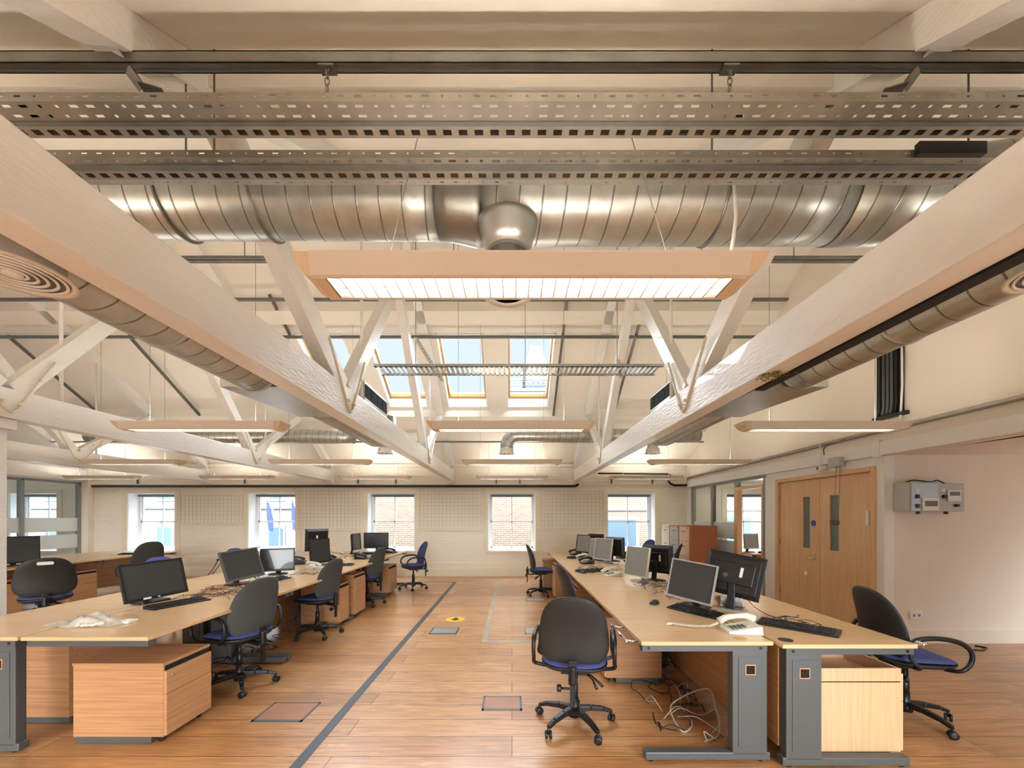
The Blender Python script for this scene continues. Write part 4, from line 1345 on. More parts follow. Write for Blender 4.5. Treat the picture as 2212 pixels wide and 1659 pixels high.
# ------------------------------------------------------------------ monitors
def monitor(label, x, y, w, h, zb, n, tilt=6, scr='screen', bez='black', bezw=0.018, logo=False, back='plain', base='round', roll=0, standm=None, group='desktop monitors', z=0.755):
    o = thing('monitor', label, 'monitor', (x, y, z), facing(*n), group)
    T = math.radians(tilt)
    R = Matrix.Rotation(math.radians(roll), 4, 'Y') @ Matrix.Rotation(T, 4, 'X')
    zc = zb + h / 2
    def place(ob):
        ob.matrix_local = Matrix.Translation((0, 0.02, zc)) @ R
        return ob
    standm = standm or 'black'
    # frame and housing
    mb = MB()
    a, c = w / 2, h / 2
    for q in ((-a, -a + bezw, -c, c), (a - bezw, a, -c, c), (-a + bezw, a - bezw, -c, -c + bezw * 1.5), (-a + bezw, a - bezw, c - bezw, c)):
        mb.box(q[0], q[1], -0.012, 0.014, q[2], q[3])
    place(mb.build('bezel', M[bez], o, 0.002))
    mb = MB()
    mb.hexa([(-a, -0.012, -c), (a, -0.012, -c), (a * 0.86, -0.045, -c * 0.80), (-a * 0.86, -0.045, -c * 0.80),
             (-a, -0.012, c), (a, -0.012, c), (a * 0.86, -0.045, c * 0.80), (-a * 0.86, -0.045, c * 0.80)])
    bk = place(mb.build('rear_housing', M['black'], o, 0.004))
    if back == 'step':
        ob = MB().box(-a * 0.72, a * 0.72, -0.068, -0.040, -c * 0.45, c * 0.52).build('rear_cover', M['black'], bk, 0.006)
        MB().box(a * 0.25, a * 0.25 + 0.022, -0.0695, -0.066, -c * 0.1, c * 0.35).build('sticker', M['paper'], bk)
        MB().lathe([(0.02, -0.071), (0.018, -0.067)], (-a * 0.2, 0, -0.02), 16, 'Y').build('badge', M['frameg'], bk)
    elif back == 'label':
        MB().box(-0.03, 0.0, -0.048, -0.044, 0.03, 0.08).build('sticker', M['paper'], bk)
    place(MB().box(-a + bezw, a - bezw, -0.004, 0.006, -c + bezw * 1.5, c - bezw).build('screen', M[scr], o))
    if logo:
        place(MB().box(-0.009, 0.009, 0.013, 0.0155, -c + 0.004, -c + 0.020).build('logo', M['silver'], o))
        place(MB().box(0.06, 0.12, 0.013, 0.0155, -c + 0.006, -c + 0.022).build('sticker', M['paper'], o))
    # stand
    ny = -0.075
    MB().bar((0, ny - 0.01, 0.012), (0, ny + 0.035, zb + h * 0.45), 0.06, 0.022, w1=0.05).build('stand_neck', M[standm], o, 0.004)
    if base == 'round':
        mb = MB()
        mb.lathe([(0.115, 0.0), (0.118, 0.006), (0.10, 0.013), (0.03, 0.02)], (0, -0.03, 0), 28)
        b = mb.build('stand_base', M[standm], o)
        b.scale = (1, 0.8, 1)
    elif base == 'curved':
        mb = MB()
        pts = [(0.10, 0.003), (0.03, 0.01), (-0.03, 0.035), (-0.06, 0.07), (-0.055, 0.10)]
        for q0, q1 in zip(pts, pts[1:]):
            mb.bar((0, q0[0], q0[1]), (0, q1[0], q1[1]), 0.16, 0.008)
        mb.box(-0.11, 0.11, -0.12, 0.0, 0, 0.008)
        mb.build('stand_base', M['silver'], o, 0.002)
    else:
        MB().rbox(-0.12, 0.12, -0.12, 0.06, 0, 0.014, 0.03).build('stand_base', M[standm], o)
    return o
monitor('big black widescreen monitor nearest on the left bench', -3.25, 3.52, 0.50, 0.335, 0.035, (0.965, -0.26), 13, logo=True, roll=2, base='flat')
monitor('tilted silver-edged monitor second along the left bench', -3.08, 4.42, 0.43, 0.345, 0.055, (0.93, -0.36), 18, bez='frameg', roll=4, base='flat')
monitor('third monitor along the left bench facing the camera', -3.13, 5.20, 0.40, 0.30, 0.045, (0.45, -0.9), 4)
monitor('upright narrow looking monitor on the left bench beside the second blue chair', -3.05, 6.15, 0.32, 0.375, 0.045, (0.80, -0.60), 6, bezw=0.012)
monitor('monitor seen from behind with a white label on the left bench', -3.28, 6.55, 0.37, 0.37, 0.19, (-0.75, 0.66), 4, back='label', base='flat')
monitor('monitor seen almost edge-on near the far end of the left bench', -3.26, 8.10, 0.38, 0.34, 0.075, (0.97, -0.05), 4)
monitor('black widescreen monitor in front of the fourth window', -2.86, 8.20, 0.50, 0.33, 0.10, (0.16, -1), 0, scr='blackgl')
monitor('large dark monitor at the left picture edge on the glass partition bench', -7.75, 6.05, 0.52, 0.42, 0.04, (0.85, -0.52), 4, base='flat')
monitor('silver-edged monitor nearest on the right bench, angled to the aisle', 1.54, 3.32, 0.385, 0.335, 0.055, (-0.74, -0.67), 10, bez='silver', bezw=0.012, roll=-6, base='flat')
monitor('black monitor seen from behind nearest on the right bench', 1.86, 3.28, 0.44, 0.36, 0.10, (0.62, 0.78), -15, back='step', roll=9, base='curved')
monitor('beige-screened monitor second along the right bench', 1.50, 4.62, 0.37, 0.35, 0.06, (-0.90, -0.43), 9, scr='screenl', bez='beige', bezw=0.008, standm='silver')
monitor('black monitor back second along the right bench', 1.76, 4.72, 0.37, 0.34, 0.085, (0.72, 0.7), 3, back='step')
monitor('pale-screened monitor third along the right bench', 1.54, 6.5, 0.38, 0.36, 0.045, (-0.84, -0.55), 8, scr='screenl', bez='beige', bezw=0.01, standm='silver')
monitor('grey monitor back third along the right bench', 1.78, 6.75, 0.38, 0.33, 0.08, (0.8, 0.6), 3, back='label')
monitor('thin white-framed monitor just behind the third monitor of the right bench', 1.50, 6.86, 0.36, 0.34, 0.04, (-0.92, -0.4), 8, scr='screenl', bez='beige', bezw=0.012)
monitor('furthest monitor on the right bench beside the window', 1.42, 7.65, 0.36, 0.35, 0.06, (-0.80, -0.6), 9, scr='screenl', bezw=0.014)
monitor('small monitor back furthest along the right bench', 1.72, 8.0, 0.36, 0.30, 0.11, (0.7, 0.7), 3, back='step')
monitor('pale monitor on the desk inside the side office', 5.12, 8.35, 0.40, 0.32, 0.08, (0.35, -0.93), 5, scr='screenl', bez='silver', bezw=0.012)

# ------------------------------------------------------------------ keyboards, mice, telephones
def keyboard(label, x, y, rot, z=0.755, tilt=0, tiltx=0, L=0.45, m='black'):
    o = thing('keyboard', label, 'keyboard', (x, y, z), rot, 'keyboards')
    MB().hexa([(-L / 2, -0.075, 0), (L / 2, -0.075, 0), (L / 2, 0.075, 0), (-L / 2, 0.075, 0),
               (-L / 2, -0.075, 0.012), (L / 2, -0.075, 0.012), (L / 2, 0.075, 0.026), (-L / 2, 0.075, 0.026)]).build('case', M[m], o, 0.003)
    mb = MB()
    for r in range(5):
        zz = 0.015 + 0.0026 * r
        yy = -0.055 + r * 0.023
        k = 0
        xx = -L / 2 + 0.015
        while xx < L / 2 - 0.03:
            wk = 0.017 if not (r == 0 and 5 <= k <= 7) else 0.05
            if k not in (15,):
                mb.box(xx, xx + wk, yy, yy + 0.019, zz, zz + 0.007)
            xx += wk + 0.003; k += 1
    mb.build('keys', M['keys'], o)
    if tilt or tiltx:
        o.rotation_euler = (tiltx, tilt, rot)
    return o
def mouse(label, x, y, rot, m='black'):
    o = thing('mouse', label, 'computer mouse', (x, y, 0.755), rot, 'computer mice')
    MB().pillow(0.032, 0.055, 0.034, 0.0, lambda u, v, t: Vector((u, v, 0.002 + t)), 0.8, p=2.5).build('body', M[m], o)
    MB().lathe([(0.008, -0.004), (0.008, 0.004)], (0, 0.03, 0.027), 10, 'X').build('wheel', M['frameg'], o)
    return o
def phone(label, x, y, rot, m='beige', cord=True, scale=1.0):
    o = thing('telephone', label, 'telephone', (x, y, 0.755), rot, 'desk telephones')
    mb = MB()
    mb.hexa([(-0.09, -0.105, 0), (0.09, -0.105, 0), (0.09, 0.105, 0), (-0.09, 0.105, 0),
             (-0.085, -0.10, 0.018), (0.085, -0.10, 0.018), (0.085, 0.10, 0.058), (-0.085, 0.10, 0.058)])
    mb.build('body', M[m], o, 0.005)
    mb = MB()
    for r in range(4):
        for k in range(3):
            y0 = -0.07 + r * 0.024
            mb.box(-0.012 + k * 0.026, 0.006 + k * 0.026, y0, y0 + 0.014, 0.022 + r * 0.0048, 0.031 + r * 0.0048)
    mb.build('keypad', M['frameg'] if m != 'black' else M['silver'], o)
    mb = MB()
    pts = [(-0.062, -0.115, 0.045), (-0.062, -0.07, 0.075), (-0.062, 0.0, 0.088), (-0.062, 0.06, 0.092), (-0.062, 0.11, 0.072)]
    mb.tube(pts, [0.026, 0.021, 0.017, 0.021, 0.027], 12)
    mb.build('handset', M[m], o, 0)
    if cord:
        mb = MB()
        path = [Vector((-0.062, -0.12, 0.035)), Vector((-0.055, -0.17, 0.015)), Vector((-0.04, -0.26, 0.012)), Vector((-0.05, -0.34, 0.012)), Vector((-0.085, -0.42, 0.012)), Vector((-0.07, -0.46, 0.012))]
        pts = []
        tot = 46
        for k in range(tot * 6 + 1):
            t = k / (tot * 6) * (len(path) - 1)
            i = min(int(t), len(path) - 2)
            p = path[i].lerp(path[i + 1], t - i)
            d = (path[i + 1] - path[i]).normalized()
            sd = d.cross(Vector((0, 0, 1)))
            a = 2 * PI * k / 6
            pts.append(p + sd * 0.007 * math.cos(a) + Vector((0, 0, 0.007 * math.sin(a))))
        mb.tube(pts, 0.0022, 5)
        mb.build('coiled_cord', M[m], o)
    return o
kz = 0.755
keyboard('black keyboard in front of the big near monitor on the left bench', -2.93, 3.42, facing(-0.95, 0.35) , L=0.44)
keyboard('black keyboard tangled in cables before the second left monitor', -2.88, 4.66, facing(-1, 0.25))
keyboard('thin black keyboard edge beside the upright left monitor', -2.72, 6.1, facing(-0.2, 1), L=0.44)
keyboard('black keyboard under the furthest left monitor', -2.86, 8.0, 0.1)
keyboard('black keyboard lying on the far side of the left bench', -3.55, 6.2, 0.4)
keyboard('black keyboard on the far desk in front of the leftmost window', -7.7, 7.9, 0.2)
keyboard('worn black keyboard beside the mouse on the near right desk', 1.48, 3.13, facing(0.86, 0.5), L=0.44)
k = keyboard('black keyboard tipped on its edge at the near end of the right bench', 1.965, 2.68, -0.80, L=0.46)
k.location.z = 0.755
keyboard('black keyboard heaped with cables on the right bench', 1.12, 5.45, 0.35)
keyboard('small black keyboard beside the furthest right monitor', 1.22, 7.2, 0.5, L=0.40)
keyboard('black keyboard behind the second monitor back of the right bench', 2.1, 5.0, 1.3)
keyboard('black keyboard on the desk inside the side office', 5.45, 8.2, 0.1)
mouse('black mouse at the aisle end of the near right keyboard', 1.26, 3.44, -0.9)
mouse('black mouse on the right bench amid the cable heap', 0.97, 5.3, 0.4)
phone('cream telephone with coiled cord on the near right desk', 1.54, 2.62, -1.72)
phone('beige telephone beside the second right monitor', 1.30, 5.06, -1.42, cord=False)
phone('pale telephone beside the third right monitor', 1.27, 6.9, -1.42, cord=False)
phone('black telephone on the right bench before the third monitor', 1.22, 6.35, -1.42, 'black', cord=False)
phone('black telephone at the furthest right monitor', 1.28, 7.85, -1.42, 'black', cord=False)
phone('black telephone on the wall side of the right bench, further one', 2.05, 7.2, -1.42, 'black', cord=False)
phone('black telephone on the wall side of the right bench, nearer one', 1.93, 6.2, -1.42, 'black', cord=False)
phone('grey telephone near the upright left monitor', -2.92, 5.80, 1.42, 'beige', cord=False)
phone('black telephone in the middle of the far left desks', -2.72, 7.05, 1.42, 'black', cord=False)
phone('pale telephone near the edge-on left monitor', -3.35, 7.6, 1.42, 'beige', cord=False)
phone('black telephone at the far aisle end of the left bench', -2.56, 8.25, 1.42, 'black', cord=False)
phone('black telephone behind the upright left monitor', -3.20, 6.9, 1.42, 'black', cord=False)
phone('grey telephone on the glass partition bench in front of the leftmost window', -7.55, 8.25, 1.72, 'beige', cord=False)
phone('black telephone on the far desk beside the upright keyboard', -3.62, 6.6, 1.72, 'black', cord=False)

# ------------------------------------------------------------------ cable tangles and clutter
def smooth_path(ps, sub=5):
    out = []
    for i in range(len(ps) - 1):
        p0, p1, p2, p3 = ps[max(i - 1, 0)], ps[i], ps[i + 1], ps[min(i + 2, len(ps) - 1)]
        for q in range(sub):
            t = q / sub
            out.append(0.5 * ((2 * p1) + (-p0 + p2) * t + (2 * p0 - 5 * p1 + 4 * p2 - p3) * t * t + (-p0 + 3 * p1 - 3 * p2 + p3) * t ** 3))
    out.append(ps[-1])
    return out
def tangle(label, x0, x1, y0, y1, n, m, z=0.758, r=0.0022, lift=0.03, seed=1, name='cable_tangle'):
    rnd = random.Random(seed)
    mb = MB()
    for k in range(n):
        a = Vector((rnd.uniform(x0, x1), rnd.uniform(y0, y1), z))
        ps = [a]
        ang = rnd.uniform(0, 6.28)
        for j in range(rnd.randint(4, 7)):
            ang += rnd.uniform(-1.5, 1.5)
            st = rnd.uniform(0.06, 0.14)
            q = ps[-1] + Vector((math.cos(ang) * st, math.sin(ang) * st, 0))
            q.x = min(max(q.x, x0), x1); q.y = min(max(q.y, y0), y1)
            q.z = z + rnd.uniform(0, lift) ** 1
            ps.append(q)
        ps[-1].z = z
        mb.tube(smooth_path(ps), r, 6)
    return tag(mb.build(name, M[m]), label, 'cables', kind='stuff')
tangle('brown and red cables tangled between the near left monitors', -3.2, -2.78, 3.75, 4.4, 14, 'cblr', seed=3)
tangle('black cables tangled between the near left monitors', -3.15, -2.6, 3.6, 4.3, 12, 'cbl', seed=4)
tangle('black cables round the second left monitor', -3.0, -2.75, 4.4, 4.85, 9, 'cbl', seed=5, lift=0.08)
tangle('dark cables trailing in front of the third left monitor', -3.0, -2.6, 5.1, 5.5, 5, 'cbl', seed=6)
tangle('pale cables beside the grey left telephone', -3.05, -2.7, 5.6, 6.0, 6, 'cblg', seed=7)
tangle('cables round the far left telephones', -3.3, -2.8, 6.5, 7.4, 8, 'cbl', seed=8, lift=0.03)
tangle('cables under the furthest left monitors', -3.3, -2.6, 7.8, 8.4, 8, 'cbl', seed=9, lift=0.04)
tangle('black cables heaped over the right bench keyboard', 0.95, 1.30, 5.25, 5.65, 12, 'cbl', seed=10, lift=0.06)
tangle('blue and black leads between the two near right monitors', 1.35, 1.85, 3.65, 4.3, 9, 'cblb', seed=11, lift=0.04)
tangle('black leads behind the near right silver monitor', 1.40, 1.95, 3.6, 4.55, 12, 'cbl', seed=12, lift=0.04)
tangle('cream leads in front of the third right monitors', 1.3, 1.8, 5.3, 6.3, 8, 'cblg', seed=13, lift=0.05)
tangle('black leads around the furthest right monitors', 1.25, 1.8, 6.1, 7.7, 10, 'cbl', seed=14, lift=0.05)
tangle('black leads lying over the near right keyboard', 1.38, 1.58, 3.0, 3.28, 6, 'cbl', z=0.785, seed=15, lift=0.02)
tangle('black lead heaped on the tipped keyboard', 1.85, 2.1, 2.62, 2.85, 5, 'cbl', z=0.785, seed=16, lift=0.02)
mb = MB(); mb.tube(smooth_path([Vector((1.60, 3.05, 0.76)), Vector((1.55, 2.9, 0.758)), Vector((1.56, 2.78, 0.758)), Vector((1.63, 2.74, 0.758)), Vector((1.74, 2.76, 0.758))]), 0.003, 6)
tag(mb.build('cable', M['cbl']), 'black lead curving from the near right monitor to the telephone', 'cable')
mb = MB(); mb.tube(smooth_path([Vector((1.93, 3.25, 0.88)), Vector((1.96, 3.15, 0.80)), Vector((2.0, 3.05, 0.76)), Vector((2.02, 2.9, 0.758)), Vector((1.96, 2.82, 0.765))]), 0.003, 6)
tag(mb.build('cable', M['cbl']), 'black lead hanging from the near monitor back down to the desk', 'cable')
mb = MB(); mb.tube(smooth_path([Vector((1.48, 4.2, 0.012)), Vector((1.46, 3.45, 0.012)), Vector((1.35, 3.1, 0.01)), Vector((1.32, 2.85, 0.012)), Vector((1.20, 2.75, 0.01)), Vector((1.25, 3.05, 0.05)), Vector((1.5, 3.0, 0.2)), Vector((1.52, 2.9, 0.1)), Vector((1.45, 2.72, 0.012)), Vector((1.3, 2.62, 0.012))]), 0.006, 8)
tag(mb.build('cable', M['cblg']), 'pale grey cable looping on the floor under the right bench', 'cable')
tangle('cables lying on the floor under the right bench', 1.05, 1.5, 2.75, 3.5, 10, 'cbl', z=0.008, r=0.004, seed=17, lift=0.06)
tangle('pale leads on the floor under the right bench', 1.1, 1.5, 2.6, 3.5, 5, 'cblg', z=0.008, r=0.003, seed=18, lift=0.1)
tangle('cables lying on the floor under the left bench', -3.1, -2.7, 3.3, 5.2, 12, 'cbl', z=0.008, r=0.004, seed=19, lift=0.12)
for (x, y, rot, lab) in ((1.50, 3.75, 0.4, 'pink paper scrap behind the near right monitor'),):
    o = MB().hexa([(-0.04, -0.03, 0), (0.04, -0.03, 0), (0.05, 0.03, 0), (-0.03, 0.03, 0), (-0.03, -0.02, 0.05), (0.03, -0.025, 0.04), (0.04, 0.02, 0.06), (-0.02, 0.02, 0.05)]).build('paper_scrap', M['pink'])
    o.location = (x, y, 0.756); o.rotation_euler = (0, 0, rot); tag(o, lab, 'paper')
o = MB().box(-0.08, 0.08, -0.006, 0.006, 0, 0.11).build('wooden_block', M['beechlight']); o.location = (1.72, 3.40, 0.757); o.rotation_euler = (0.1, 0.25, -0.5); tag(o, 'pale torn cardboard piece standing between the two near right monitors', 'cardboard')
# plastic bag with papers on the near left desk
def bag():
    o = thing('plastic_bag', 'crumpled clear plastic bag with papers on the near left desk', 'plastic bag', (-3.05, 2.79, 0.756), 0.12)
    rnd = random.Random(5)
    mb = MB()
    nx, ny = 34, 16
    g = []
    for i in range(nx):
        row = []
        for j in range(ny):
            u, v = i / (nx - 1) * 2 - 1, j / (ny - 1) * 2 - 1
            e = max(0.0, 1 - abs(u) ** 2.2) * max(0.0, 1 - abs(v) ** 2.5)
            wob = 0.5 + 0.5 * math.sin(7 * u + 3 * v) * math.cos(5 * v - 2 * u)
            z = e * 1.6 * (0.014 + 0.022 * wob + rnd.uniform(0, 0.012)) * (1.3 if u > -0.2 else 0.7)
            x = u * 0.27 + 0.008 * math.sin(9 * v)
            y = v * (0.085 * (1 - 0.75 * max(0, -u)) * (1 - 0.35 * max(0, u))) + 0.012 * math.sin(6 * u)
            row.append(mb.bm.verts.new((x, y, z)))
        g.append(row)
    for i in range(nx - 1):
        for j in range(ny - 1):
            f = mb.bm.faces.new((g[i][j], g[i + 1][j], g[i + 1][j + 1], g[i][j + 1])); f.smooth = True
    mb.build('bag', M['bag'], o)
    MB().box(0.05, 0.29, -0.03, 0.055, 0.002, 0.016).build('paper_stack', M['paper'], o)
    mb = MB()
    for k in range(16):
        c = (0.02 + 0.010 * k, -0.085 + rnd.uniform(-.01, .01), 0.012 + rnd.uniform(0, .012))
        mb.lathe([(0.003, -0.01), (0.011, -0.005), (0.011, 0.005), (0.003, 0.01)], c, 8)
    mb.build('ties', M['beige'], o)
    return o
bag()

# ------------------------------------------------------------------ filing cabinets
def cabinet(label, y0, y1, front, side, top):
    o = thing('filing_cabinet', label, 'filing cabinet', (3.68, y0, 0), 0, 'filing cabinets by the glass partition')
    L = y1 - y0
    MB().box(0.02, 0.60, 0, L, 0.02, 1.31).build('carcass', M[side], o, 0.003)
    MB().box(0.0, 0.60, -0.003, L + 0.003, 1.31, 1.33).build('top', M[top], o, 0.002)
    for k in range(4):
        z0 = 0.05 + k * 0.315
        d = MB().box(0, 0.02, 0.005, L - 0.005, z0, z0 + 0.308).build('drawer', M[front if not (front == 'cabgrey' and k < 2) else 'cabdark'], o, 0.003)
        MB().box(-0.012, 0, L / 2 - 0.06, L / 2 + 0.06, z0 + 0.20, z0 + 0.215).build('handle', M['frameg'], d)
        MB().box(-0.002, 0, L / 2 - 0.03, L / 2 + 0.03, z0 + 0.235, z0 + 0.265).build('card_holder', M['white'], d)
    MB().lathe([(0.01, -0.008), (0.01, 0)], (0, 0.06, 1.28), 8, 'X').build('lock', M['black'], o)
    return o
cabinet('four-drawer cabinet with red-brown wooden side, nearest of three', 8.10, 8.56, 'cabpink', 'brownwood', 'brownwood')
cabinet('grey metal four-drawer cabinet between the other two', 8.60, 9.06, 'cabgrey', 'cabgrey', 'brownwood')
cabinet('cream metal four-drawer cabinet nearest the brick wall', 9.10, 9.56, 'cabcream', 'cabcream', 'cabcream')

# ------------------------------------------------------------------ things on the walls
for x0, x1, z0, z1, lab in ((-8.58, -6.90, 1.36, 2.06, 'wire mesh panel between the two leftmost windows'), (-5.56, -3.90, 1.21, 2.18, 'wire mesh panel left of the fourth window'),
                            (-2.36, -0.80, 1.21, 2.18, 'wire mesh panel between the windows left of the aisle end'), (0.74, 2.34, 1.21, 2.17, 'wire mesh panel between the windows right of the aisle end')):
    o = thing('wire_mesh_panel', lab, 'wire mesh panel', (x0, YB - 0.03, z0), 0, 'wire mesh panels on the brick wall')
    mb = MB()
    W, H = x1 - x0, z1 - z0
    nx = int(round(W / 0.1)); nz = int(round(H / 0.1))
    for k in range(nx + 1):
        mb.box(k * W / nx - 0.0018, k * W / nx + 0.0018, -0.004, 0.001, 0, H)
    for k in range(nz + 1):
        mb.box(0, W, -0.008, -0.004, k * H / nz - 0.0018, k * H / nz + 0.0018)
    mb.build('mesh', M['meshwire'], o)
    mb = MB()
    mb.tube([(-0.1, 0, 0.05), (-0.07, 0, 0), (0.0, 0, -0.03), (W, 0, -0.03), (W + 0.06, 0, 0.0), (W + 0.08, 0, 0.06), (W + 0.08, 0, H)], 0.010, 8)
    mb.build('conduit', M['trim'], o)
o = thing('wall_pipe', 'long black pipe along the top of the brick wall', 'pipe', (0, 0, 0))
MB().tube([(-10.72, 9.93, 2.295), (1.60, 9.93, 2.295), (1.66, 9.93, 2.31), (1.69, 9.94, 2.36)], 0.03, 12).build('pipe', M['pipeblack'], o)
mb = MB()
for x in (-9.6, -6.85, -3.95, -2.98, -0.4, 0.2, 2.55, 3.6):
    MB().bar((x, 9.97, 2.36), (x, 9.97, 2.50), 0.03, 0.03).build('pipe_bracket', M['frameg'], o)
mb = MB().tube([(2.2, 9.92, 2.62), (4.0, 9.92, 2.60), (4.05, 9.92, 2.56)], 0.02, 8)
tag(mb.build('cable_bundle', M['cbl']), 'black cable bundle high on the back wall right of the truss', 'cable')
mb = MB().tube([(3.98, 9.93, 2.44), (4.05, 9.93, 2.36), (4.15, 9.93, 2.32), (4.46, 9.93, 2.32)], 0.03, 10)
tag(mb.build('wall_pipe', M['pipeblack']), 'short bent black pipe in the right corner of the brick wall', 'pipe')
for z, r, lab, y0 in ((2.60, 0.018, 'upper grey conduit along the foot of the gable wall', 0.5), (2.55, 0.013, 'lower dark conduit along the foot of the gable wall', 0.5)):
    mb = MB().tube([(4.47, y0, z + 0.02), (4.47, 5.0, z), (4.47, 9.7, z - 0.06), (4.47, 9.9, z - 0.07), (4.46, 9.92, z - 0.25)], r, 8)
    tag(mb.build('conduit', M['gable'] if z > 2.58 else M['wire']), lab, 'conduit', 'conduits on the gable wall')
o = thing('cable_riser', 'black tray of thick vertical cables on the gable wall', 'cable riser', (4.5, 4.6, 2.72))
MB().box(-0.035, 0.0, -0.14, 0.16, 0, 0.90).build('back_plate', M['darkvoid'], o)
for k, (dy, r) in enumerate(((-0.10, 0.013), (-0.05, 0.016), (0.0, 0.016), (0.05, 0.018), (0.10, 0.016))):
    MB().tube([(-0.055, dy, 0.92), (-0.055, dy, 0.1), (-0.055, dy + 0.02, 0.02)], r, 8).build('cable', M['frameg'] if k in (1, 2, 3) else M['cbl'], o)
MB().tube([(-0.05, -0.16, 0.9), (-0.05, -0.165, 0.3), (-0.05, -0.15, 0.0), (-0.04, -0.13, -0.08)], 0.011, 8).build('white_cable', M['white'], o)
MB().box(-0.06, 0.0, -0.2, 0.2, -0.03, 0.01).build('foot_plate', M['black'], o)
# sensors above the doors
o = thing('wall_speaker', 'pale grey rounded box above the double doors', 'wall box', (4.46, 5.32, 2.205))
MB().rbox(-0.08, 0.03, -0.095, 0.095, 0, 0.125, 0.03).build('case', M['cabgrey'], o)
mb = MB().tube(smooth_path([Vector((-0.04, -0.02, 0.0)), Vector((-0.05, -0.02, -0.2)), Vector((-0.05, -0.01, -0.6)), Vector((-0.06, 0.0, -0.74))]), 0.003, 6)
mb.tube([(-0.05, -0.09, -0.02), (-0.05, -0.08, -0.5), (-0.06, -0.05, -0.73)], 0.0025, 6)
mb.build('hanging_cord', M['wire'], o)
mb = MB()
for k in range(5):
    mb.tube([(-0.06 + 0.02 * math.sin(k), -0.04 + 0.045 * math.cos(t) + 0.01 * k, -0.76 + 0.035 * math.sin(t)) for t in [2 * PI * j / 12 for j in range(12)]], 0.004, 6, closed=True)
mb.build('coiled_end', M['cblr'], o)
o = thing('sensor_box', 'small white junction box with dark window above the double doors', 'wall box', (4.46, 5.60, 2.18))
MB().box(-0.05, 0.03, -0.06, 0.04, 0, 0.075).build('case', M['white'], o, 0.004)
MB().box(-0.052, -0.049, 0.0, 0.035, 0.02, 0.06).build('window', M['cabdark'], o)
MB().tube([(-0.02, 0.0, 0.07), (-0.02, 0.0, 0.35), (0.0, 0.05, 0.42)], 0.008, 6).build('conduit', M['white'], o)
MB().tube([(-0.03, -0.08, 0.22), (-0.03, -0.07, 0.30), (0.0, -0.1, 0.36), (0.01, -0.4, 0.38)], 0.006, 6).build('cable', M['cbl'], o)
# distribution boxes
def distbox(label, x0, x1, depth, z0, z1, second):
    o = thing('distribution_box', label, 'distribution box', ((x0 + x1) / 2, 4.70, z0), 0, 'distribution boxes on the recess wall')
    w, h = (x1 - x0) / 2, z1 - z0
    MB().box(-w, w, -depth, 0, 0, h).build('case', M['cabgrey'], o, 0.004)
    MB().box(-w + 0.006, w - 0.05, -depth - 0.014, -depth, 0.006, h - 0.006).build('cover', M['alu'] if not second else M['cabgrey'], o, 0.003)
    y = -depth - 0.016
    if not second:
        MB().prism([(-w + 0.05, h - 0.11), (-w + 0.105, h - 0.11), (-w + 0.078, h - 0.06)], 'Y', y, y + 0.003).build('warning_sign', M['beige'], o)
        for z in (h - 0.19, h - 0.30):
            MB().box(-w + 0.06, -w + 0.095, y - 0.01, y, z, z + 0.045).build('switch', M['black'], o)
        MB().box(-w + 0.13, w - 0.055, y - 0.012, y + 0.002, 0.01, 0.16).build('meter_flap', M['paper'], o)
        MB().box(-w + 0.15, w - 0.07, y - 0.014, y - 0.011, 0.06, 0.12).build('display', M['cabdark'], o)
    else:
        MB().lathe([(0.022, y - 0.03), (0.022, y)], (-w + 0.08, 0, h - 0.155), 14, 'Y').build('dial', M['black'], o)
        MB().box(-w + 0.06, -w + 0.10, y - 0.002, y, h - 0.10, h - 0.06).build('label', M['paper'], o)
        MB().box(-w + 0.12, w - 0.07, y - 0.012, y, h - 0.21, h - 0.08).build('meter_flap', M['paper'], o)
        MB().box(-w + 0.14, w - 0.085, y - 0.014, y - 0.011, h - 0.145, h - 0.10).build('display', M['cabdark'], o)
        MB().lathe([(0.018, y - 0.03), (0.018, y)], (w - 0.12, 0, 0.07), 14, 'Y').build('dial', M['black'], o)
    for x in (-w * 0.0,):
        MB().lathe([(0.02, -0.03), (0.02, 0.0)], (0.02, -depth / 2, 0), 10).build('cable_gland', M['frameg'], o)
    return o
distbox('left grey distribution box with warning triangle on the recess wall', 4.60, 4.965, 0.20, 1.585, 1.925, False)
distbox('right grey distribution box with dial on the recess wall', 4.985, 5.33, 0.12, 1.585, 1.915, True)
mb = MB().tube(smooth_path([Vector((4.66, 4.6, 1.93)), Vector((4.75, 4.6, 1.955)), Vector((4.95, 4.6, 1.935)), Vector((5.05, 4.62, 1.955)), Vector((5.15, 4.63, 1.92))]), 0.008, 6)
tag(mb.build('cable', M['cbl']), 'black cable looped over the two distribution boxes', 'cable')
o = thing('wall_socket', 'white double socket low on the recess wall', 'wall socket', (4.87, 4.70, 0.29))
MB().box(-0.075, 0.075, -0.02, 0, 0, 0.09).build('plate', M['white'], o, 0.004)
MB().box(-0.045, -0.015, -0.022, -0.019, 0.03, 0.06).build('outlet', M['wire'], o)
MB().box(0.015, 0.045, -0.022, -0.019, 0.03, 0.06).build('outlet', M['wire'], o)
tag(MB().tube([(5.2, 4.45, 0.006), (5.35, 4.42, 0.006), (5.5, 4.5, 0.006), (5.45, 4.58, 0.006)], 0.008, 6).build('cable', M['cbl']), 'black cable lying on the floor below the recess wall', 'cable')
